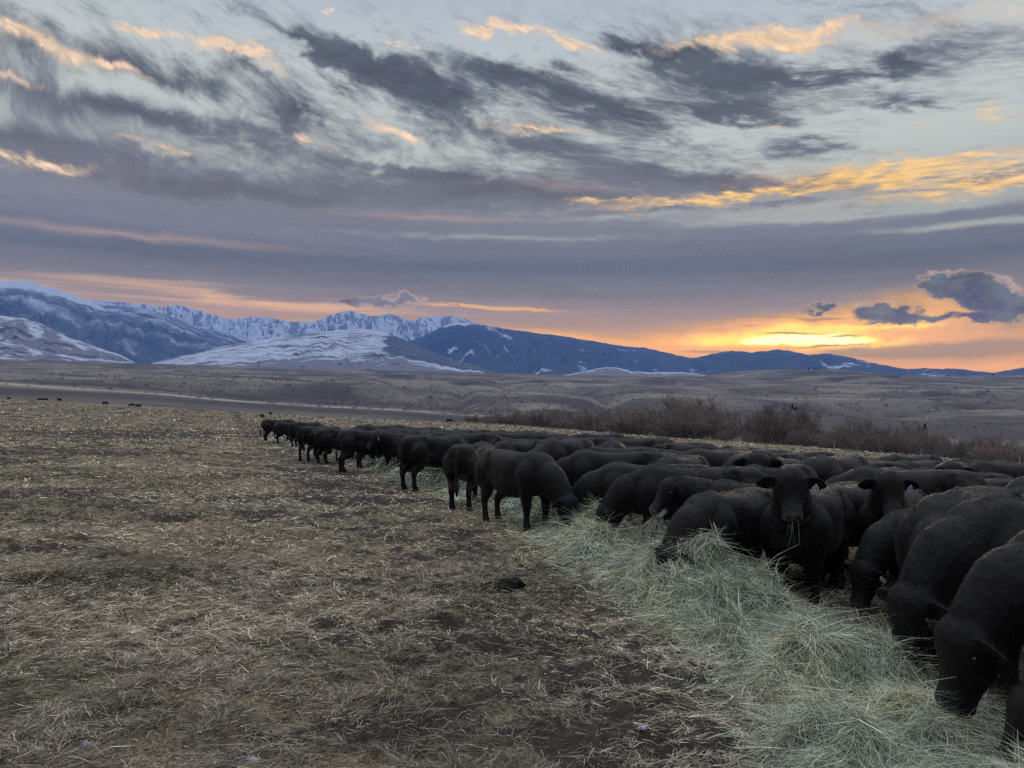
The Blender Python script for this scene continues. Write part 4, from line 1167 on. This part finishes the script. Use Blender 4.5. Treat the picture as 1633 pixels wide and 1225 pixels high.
# ------------------------------------------------------------------ clod and last patches of snow
def on_ground(px, py):
    dv = pdir(px, py); t = 1.0
    for k in range(60):
        x, y = dv.x * t, dv.y * t
        e = (CAM_H + dv.z * t) - gz(x, y)
        t += e / max(-dv.z, 0.02) * 0.8
    return Vector((dv.x * t, dv.y * t, gz(dv.x * t, dv.y * t)))
def lump_mesh(name, sx, sy, sz, seed, amp, freq, mat, nu=40, nv=22):
    u, v = np.meshgrid(np.linspace(0, 2 * math.pi, nu, endpoint=False), np.linspace(0.02, math.pi - 0.02, nv))
    n = np.stack([np.cos(u) * np.sin(v), np.sin(u) * np.sin(v), np.cos(v)], -1)
    r = 1 + amp * (fbm(n[..., 0] * freq + seed, n[..., 1] * freq + n[..., 2] * freq * .7, seed, 4) - 0.5) * 2
    cc_ = n * r[..., None] * np.array([sx, sy, sz])
    return mesh_np(name, cc_.reshape(-1, 3), grid_faces(nv, nu, True).reshape(-1, 4)[:, ::-1].reshape(-1), 4, mat)
DM, b, pr = new_mat('dark_clod')
pos = b.n('ShaderNodeTexCoord').outputs['Object']
b.put(pr.inputs['Base Color'], b.mix(b.noise(pos, 30.0, 5.0, .7), (0.006, 0.005, 0.005, 1), (0.022, 0.019, 0.017, 1)))
for (px, py, sx, sy, sz, lab) in ((812, 936, .13, .09, .07, 'dark upright clod of earth lying on the pasture left of the hay'), (789, 941, .12, .08, .055, 'low dark clod beside the upright one left of the hay'), (380, 916, .10, .07, .05, None)):
    if lab is None: continue
    o = lump_mesh('dirt_clod', sx, sy, sz, int(px), 0.55, 2.6, DM); o.location = on_ground(px, py) + Vector((0, 0, sz * .3)); tag(o, lab, 'clod')
SNM, b, pr = new_mat('old_snow')
pos = b.n('ShaderNodeTexCoord').outputs['Object']
b.put(pr.inputs['Base Color'], b.mix(b.mr(b.noise(pos, 26.0, 4.0, .7), .42, .6), srgb(110, 108, 108), srgb(206, 210, 220)))
for (px, py, sx, sy, lab) in ((392, 1220, .075, .022, 'largest leftover scrap of snow at the bottom edge of the pasture'), (135, 1193, .030, .012, 'small scrap of snow in the grass at the lower left'), (1022, 1166, .035, .02, 'small dirty scrap of snow on bare soil left of the near hay')):
    o = lump_mesh('snow_patch', sx, sy, .016, int(px), 0.75, 3.4, SNM); o.location = on_ground(px, py) + Vector((0, 0, .022)); tag(o, lab, 'snow patch')

# ------------------------------------------------------------------ bare willows, trees, fences
def branching(seed, height, spread, nstem, ntwig, stem_w, twig_w, tree=False, bushy=1.0):
    """returns two ribbon sets: stems and twigs"""
    rg = np.random.default_rng(seed)
    st = []; tw = []
    def poly(p, d, L, n, wob, upb):
        pts = [p.copy()]; d = d / np.linalg.norm(d)
        for i in range(n):
            d = d + rg.normal(0, wob, 3) + np.array([0, 0, upb]); d = d / np.linalg.norm(d)
            p = p + d * (L / n); pts.append(p.copy())
        return pts, d
    for i in range(nstem):
        a = rg.uniform(0, 2 * math.pi)
        if tree:
            p0 = np.array([0, 0, 0.0]); d0 = np.array([rg.normal(0, .06), rg.normal(0, .06), 1.0]); L = height * 0.85
        else:
            rr_ = spread * 0.30 * math.sqrt(rg.random())
            p0 = np.array([math.cos(a) * rr_, math.sin(a) * rr_, -0.05])
            lean = rg.uniform(0.05, 1.35)
            d0 = np.array([math.cos(a) * lean, math.sin(a) * lean, 1.0]); L = height * rg.uniform(0.6, 1.0) * (1.0 if lean < .7 else 0.75)
        pts, d = poly(p0, d0, L * (1.0 if tree else 0.8), 7, 0.10, 0.02)
        st.append((pts, stem_w * rg.uniform(0.6, 1.2)))
        nb_ = int(ntwig / nstem)
        for k in range(nb_):
            t = rg.uniform(0.22 if tree else 0.12, 1.0) ** (0.8) * (len(pts) - 1.001)
            j = int(t); q = pts[j] + (pts[j + 1] - pts[j]) * (t - j)
            aa = rg.uniform(0, 2 * math.pi); out = rg.uniform(0.35, 1.0) * (1.2 if tree else 0.8)
            dd = np.array([math.cos(aa) * out, math.sin(aa) * out, rg.uniform(0.35, 1.1)])
            LL = height * (rg.uniform(0.14, 0.34) if tree else rg.uniform(0.12, 0.30)) * (1.15 - 0.5 * t / 7)
            bp_, bd = poly(q, dd, LL, 3, 0.16, 0.08)
            tw.append((bp_, twig_w * rg.uniform(0.8, 1.6)))
            for g in range(int(5 * bushy)):
                tt = rg.uniform(0.25, 1.0) * 2.999; jj = int(tt); qq = bp_[jj] + (bp_[jj + 1] - bp_[jj]) * (tt - jj)
                d3 = bd + rg.normal(0, 0.55, 3) + np.array([0, 0, 0.25])
                sp_, _ = poly(qq, d3, LL * rg.uniform(0.35, 0.8), 2, 0.2, 0.05)
                tw.append((sp_, twig_w * rg.uniform(0.4, 0.8)))
    return st, tw
def ribbons(lst, seed, crossed=False):
    rg = np.random.default_rng(seed); V = []; F = []
    for pts, w in lst:
        P = np.array(pts); d = P[-1] - P[0]
        for r_ in range(2 if crossed else 1):
            s = np.cross(d, rg.normal(0, 1, 3)); s /= np.linalg.norm(s) + 1e-9
            n0 = len(V)
            for i, p in enumerate(P):
                ww = w * (1 - 0.7 * i / (len(P) - 1))
                V.append(p - s * ww); V.append(p + s * ww)
            for i in range(len(P) - 1):
                F.append((n0 + 2 * i, n0 + 2 * i + 1, n0 + 2 * i + 3, n0 + 2 * i + 2))
    return np.array(V), np.array(F).reshape(-1)
def twig_mat(name, c0, c1):
    m, b, pr = new_mat(name)
    oi = b.n('ShaderNodeObjectInfo')
    pos = b.n('ShaderNodeTexCoord').outputs['Object']
    b.put(pr.inputs['Base Color'], b.mix(b.m('ADD', b.m('MULTIPLY', b.noise(pos, 1.5, 2.0), 0.45), b.m('MULTIPLY', oi.outputs['Random'], 0.55)), c0, c1))
    pr.inputs['Roughness'].default_value = 0.9
    return m
WM = twig_mat('willow_twigs', (0.105, 0.086, 0.080, 1), (0.255, 0.205, 0.180, 1))
WS = twig_mat('willow_bark', (0.06, 0.05, 0.045, 1), (0.14, 0.12, 0.11, 1))
CM = twig_mat('grey_twigs', (0.22, 0.20, 0.20, 1), (0.36, 0.34, 0.33, 1))
CB = twig_mat('pale_bark', (0.30, 0.28, 0.27, 1), (0.46, 0.44, 0.42, 1))
JM = twig_mat('juniper_green', (0.018, 0.022, 0.018, 1), (0.045, 0.052, 0.04, 1))

def plant_proto(name, seed, h, spread, ns, nt, sw, tw_, mt, ms, tree=False, bushy=1.0, pn=('stem', 'twigs')):
    st, tw = branching(seed, h, spread, ns, nt, sw, tw_, tree, bushy)
    r = bpy.data.objects.new(name, None); C.objects.link(r); r.empty_display_size = 0.3
    V, F = ribbons(st, seed, True); a = mesh_np(pn[0], V, F, 4, ms, False, r)
    V, F = ribbons(tw, seed + 1); c = mesh_np(pn[1], V, F, 4, mt, False, r)
    return r
def dup(root, first):
    if not first[0]:
        first[0] = True; return root
    r = root.copy(); C.objects.link(r)
    for k in ('label', 'category', 'group', 'kind'):
        if k in r: del r[k]
    for ch in list(root.children):
        c = ch.copy(); C.objects.link(c); c.parent = r
    return r

WIL = [plant_proto('willow_shrub', 500 + i, 4.2, 4.6, 24 + 2 * i, 760, 0.018, 0.012, WM, WS, bushy=2.0) for i in range(6)]
wfirst = [[False] for _ in WIL]
def z_at(px, d):
    return at(px, d)
rw = random.Random(77)
def put_willow(px, d, h, wd, label=None):
    i = rw.randrange(len(WIL))
    o = dup(WIL[i], wfirst[i])
    x, y, z = at(px, d)
    o.location = (x, y, z - 0.05); o.rotation_euler = (0, 0, rw.uniform(0, 6.28)); o.scale = (wd / 4.6, wd / 4.6, h / 4.2)
    tag(o, label or 'bare brown willow shrub in the thicket along the far pasture edge', 'shrub', 'willow shrubs along the pasture edge')
    return o
# scrub on the far benches: too small and many to count
rgs = np.random.default_rng(99)
nS_ = 9000
sa = np.radians(rgs.uniform(-37, 37, nS_)); sr = 560 * (1800 / 560) ** rgs.random(nS_)
sX, sY = sr * np.sin(sa), sr * np.cos(sa)
keep = rgs.random(nS_) < 0.10 + 0.9 * sstep(0.6 * ridged((sX + 60 * (fbm(sX / 300, sY / 300, 8, 3) - 0.5)) / 260.0, sY / 520.0, 51, 3) + 0.4 * fbm(sX / 70, sY / 120, 163, 3), 0.52, 0.68)
keep &= sr > np.interp(np.degrees(sa), A_AZ, R_EDGE) + 60
sX, sY = sX[keep], sY[keep]; m_ = len(sX); kq = 9
sZ = ground_z(sX, sY)
szz = rgs.uniform(0.7, 2.4, m_) * np.where(rgs.random(m_) < .08, 1.8, 1.0)
ctr = np.repeat(np.stack([sX, sY, sZ], -1), kq, 0); sc_ = np.repeat(szz, kq)[:, None]
ofs = rgs.normal(0, 0.5, (m_ * kq, 3)) * sc_ * np.array([1, 1, .35]) + np.array([0, 0, .35]) * sc_
ea = rgs.normal(0, 1, (m_ * kq, 3)); ea /= np.linalg.norm(ea, axis=1)[:, None]; eb = rgs.normal(0, 1, (m_ * kq, 3)); eb = np.cross(ea, eb); eb /= np.linalg.norm(eb, axis=1)[:, None]
ea = ea * sc_ * .34; eb = eb * sc_ * .22; cc0 = ctr + ofs
scrub = mesh_np('scrub', np.stack([cc0 - ea, cc0 - eb, cc0 + ea, cc0 + eb], 1).reshape(-1, 3), np.arange(m_ * kq * 4), 4, WM, False)
tag(scrub, 'low brown scrub scattered over the valley floor and bench slopes', 'scrub', kind='stuff')
put_willow(757, 176, 2.5, 4.2, 'small round bare shrub standing alone at the left end of the thicket')
def edge_d(px): return float(np.interp(px, A_PX, R_EDGE))
WH = lambda px: float(np.interp(px, [780, 850, 950, 1030, 1060, 1150, 1230, 1300, 1340, 1400, 1460, 1510, 1560, 1620, 1750, 1900], [2.4, 2.7, 2.9, 3.4, 4.4, 4.2, 4.1, 3.2, 3.4, 2.3, 2.7, 3.0, 2.3, 2.0, 2.2, 2.2]))
px = 786
while px < 1860:
    d0 = edge_d(px)
    for row, off in enumerate((-1.5, 5.0, 13.0, 24.0)):
        if row and rw.random() < (0.35 if px < 1020 else 0.15): continue
        p2 = px + rw.uniform(-12, 12)
        h = WH(p2) * (0.62 + 1.15 * sstep(float(vnoise(np.array([p2 / 46.0]), np.array([row * .4]), 7)[0]), .2, .85)) * rw.uniform(.88, 1.15) * (1 + 0.06 * row)
        h *= 0.86
        put_willow(p2, d0 + off + rw.uniform(-2, 2), h, h * rw.uniform(1.05, 1.6))
    px += 2.9 / d0 * FPX * rw.uniform(0.8, 1.25)

COT = [plant_proto('cottonwood_tree', 600 + i, 11.0, 6.0, 1, 90, 0.13, 0.028, CM, CB, True, 0.9, ('trunk', 'crown')) for i in range(3)]
cfirst = [[False] for _ in COT]
def put_cot(px, r, h, label, group):
    i = rw.randrange(3); o = dup(COT[i], cfirst[i])
    x, y, z = at(px, r); o.location = (x, y, z - 0.2); o.rotation_euler = (0, 0, rw.uniform(0, 6.28)); s = h / 11.0
    o.scale = (s * 0.95, s * 0.95, s)
    tag(o, label, 'tree', group)
put_cot(527, 690, 13.5, 'tall pale bare cottonwood standing at the foot of the left bench slope', None)
for k in range(60):
    p = rw.choice((rw.uniform(260, 420), rw.uniform(420, 600), rw.uniform(600, 735)))
    put_cot(p, rw.uniform(690, 760), rw.uniform(5.5, 9.5), 'bare grey tree at the foot of the bench slope on the left', 'bare trees below the bench')
for k in range(22):
    p = rw.uniform(845, 1010)
    put_cot(p, rw.uniform(330, 480), rw.uniform(5.0, 8.5), 'bare grey tree behind the thicket near the middle of the valley', 'bare trees behind the thicket')
for k in range(18):
    p = rw.uniform(1330, 1640)
    put_cot(p, rw.uniform(300, 620), rw.uniform(4.0, 7.0), 'bare grey tree on the flat behind the right half of the thicket', 'bare trees on the right flat')

def juniper_proto(seed, h):
    rg = np.random.default_rng(seed); n = 900
    t = rg.random(n) ** 0.8; a = rg.uniform(0, 6.283, n)
    rad = h * 0.24 * (1.02 - t) * rg.uniform(0.5, 1.1, n) * (0.8 + 0.4 * np.sin(a * 3 + t * 9))
    c = np.stack([np.cos(a) * rad, np.sin(a) * rad, h * (0.06 + 0.94 * t)], -1)
    d = np.stack([np.cos(a), np.sin(a), rg.uniform(-.1, .7, n)], -1) * (h * 0.09); s = rg.normal(0, 1, (n, 3)) * h * 0.025
    V = np.stack([c - s, c + s, c + d + s * .3, c + d - s * .3], 1).reshape(-1, 3)
    r = bpy.data.objects.new('juniper_tree', None); C.objects.link(r)
    mesh_np('crown', V, np.arange(len(V)), 4, JM, False, r)
    V, F = ribbons([([(0, 0, -.2), (0, 0, h * .3), (0, 0, h * .7)], h * 0.03)], seed, True); mesh_np('trunk', V, F, 4, WS, False, r)
    return r
JP = juniper_proto(5, 6.0); jf = [False]
for (p, r_, h, lab) in ((1264, 640, 5.5, 'dark upright conifer on the flat behind the thicket, tallest of a close pair'), (1270, 650, 4.2, 'dark shorter conifer close to the right of a taller one behind the thicket'),
        (1475, 470, 4, 'single dark conifer on the right flat above the thicket'),
        (1290, 2480, 11, 'dark conifer at the left end of the clump on the rise under the sunset'), (1299, 2470, 9, None), (1305, 2480, 10, None), (1311, 2480, 8, None),
        (1586, 2300, 9, 'dark conifer on the right skyline bench, leftmost of its row'), (1598, 2400, 8, None), (1610, 2450, 10, None), (1620, 2450, 9, None)):
    o = dup(JP, jf); x, y, z = at(p, r_); o.location = (x, y, z - .3); o.rotation_euler = (0, 0, rw.uniform(0, 6)); s = h / 6.0; o.scale = (s * 1.2, s * 1.2, s)
    tag(o, lab or ('dark conifer in the clump on the rise under the sunset' if p < 1400 else 'dark conifer in the row on the right skyline bench'), 'tree', None if lab else ('conifers on the rise' if p < 1400 else 'conifers on the right skyline'))

# ---- post and wire fences
PM, b, pr = new_mat('grey_post_wood')
pos = b.n('ShaderNodeTexCoord').outputs['Object']
b.put(pr.inputs['Base Color'], b.mix(b.noise(b.vm('MULTIPLY', pos, (20, 20, 2)), 1.0, 4.0), (0.13, 0.12, 0.10, 1), (0.27, 0.25, 0.22, 1)))
XM, b, pr = new_mat('fence_wire')
pr.inputs['Base Color'].default_value = (0.18, 0.18, 0.18, 1); pr.inputs['Metallic'].default_value = 0.6
def post_mesh(h, r, seed):
    rn = random.Random(seed); bm = bmesh.new()
    lx, ly = rn.uniform(-.05, .05), rn.uniform(-.05, .05)
    tube(bm, [((lx * t, ly * t, h * t - .1), r * s, r * s, (lx, ly, 1), (1, 0, 0), 2.0) for t, s in ((0, 1.1), (.3, 1.0), (.7, .95), (.97, .9), (1.0, .6))], True, 8)
    me = bpy.data.meshes.new('post'); bm.to_mesh(me); bm.free(); me.materials.append(PM); return me
def fence(pts, h, r, label, seed):
    root = bpy.data.objects.new('fence', None); C.objects.link(root); root.location = pts[0]
    tag(root, label, 'fence')
    P0 = Vector(pts[0])
    for i, p in enumerate(pts):
        o = bpy.data.objects.new('post', post_mesh(h * random.uniform(.9, 1.1), r, seed + i)); C.objects.link(o); o.parent = root; o.location = Vector(p) - P0
    for k in (0.45, 0.72, 0.95):
        bm = bmesh.new()
        tube(bm, [(Vector(p) - P0 + Vector((0, r, h * k - .1)), .006, .006, (Vector(pts[min(i + 1, len(pts) - 1)]) - Vector(pts[max(i - 1, 0)])), (0, 0, 1), 2.0) for i, p in enumerate(pts)], True, 5)
        me = bpy.data.meshes.new('wire'); bm.to_mesh(me); bm.free(); me.materials.append(XM)
        o = bpy.data.objects.new('wire', me); C.objects.link(o); o.parent = root
fence([at(p, edge_d(p) - 6) for p in range(462, 745, 24)], 1.35, 0.07, 'thin post and wire fence at the far left pasture edge beyond the cattle', 1)
fence([at(p, edge_d(p) - 5.5) for p in (778, 823, 904, 985, 1085, 1200, 1330, 1470, 1625, 1790)], 0.85, 0.06, 'low pale post fence running along the front of the willow thicket', 40)

# ------------------------------------------------------------------ the air of the valley
_zs = [v.co.z for o in C.objects if o.type == 'MESH' and o.get('kind') == 'structure' for v in (o.data.vertices[0],)]
_lo = min(float(np.min(np.array([c[2] for c in o.bound_box]))) for o in C.objects if o.type == 'MESH')
_hi = max(float(np.max(np.array([c[2] for c in o.bound_box]))) for o in C.objects if o.type == 'MESH')
_bx = [c for o in C.objects if o.type == 'MESH' and not o.parent for c in [tuple(o.matrix_world @ Vector(k)) for k in o.bound_box]]
x0, x1 = min(c[0] for c in _bx) - 50, max(c[0] for c in _bx) + 50
y0, y1 = min(c[1] for c in _bx) - 50, max(c[1] for c in _bx) + 50
z0, z1 = _lo - 1.0, _hi + 20.0
hz_co = [(x, y, z) for z in (z0, z1) for y in (y0, y1) for x in (x0, x1)]
hz_f = [0, 2, 3, 1, 4, 5, 7, 6, 0, 1, 5, 4, 2, 6, 7, 3, 0, 4, 6, 2, 1, 3, 7, 5]
hm = bpy.data.materials.new('haze_air'); hm.use_nodes = True
ht_ = hm.node_tree; ht_.nodes.clear()
pv = ht_.nodes.new('ShaderNodeVolumePrincipled'); ho = ht_.nodes.new('ShaderNodeOutputMaterial')
pv.inputs['Color'].default_value = (0.14, 0.37, 1.0, 1.0)
pv.inputs['Density'].default_value = HAZE_D
pv.inputs['Anisotropy'].default_value = 0.0
ht_.links.new(pv.outputs[0], ho.inputs['Volume'])
haze = mesh_np('haze', np.array(hz_co), np.array(hz_f), 4, hm, smooth=False)
tag(haze, kind='stuff')
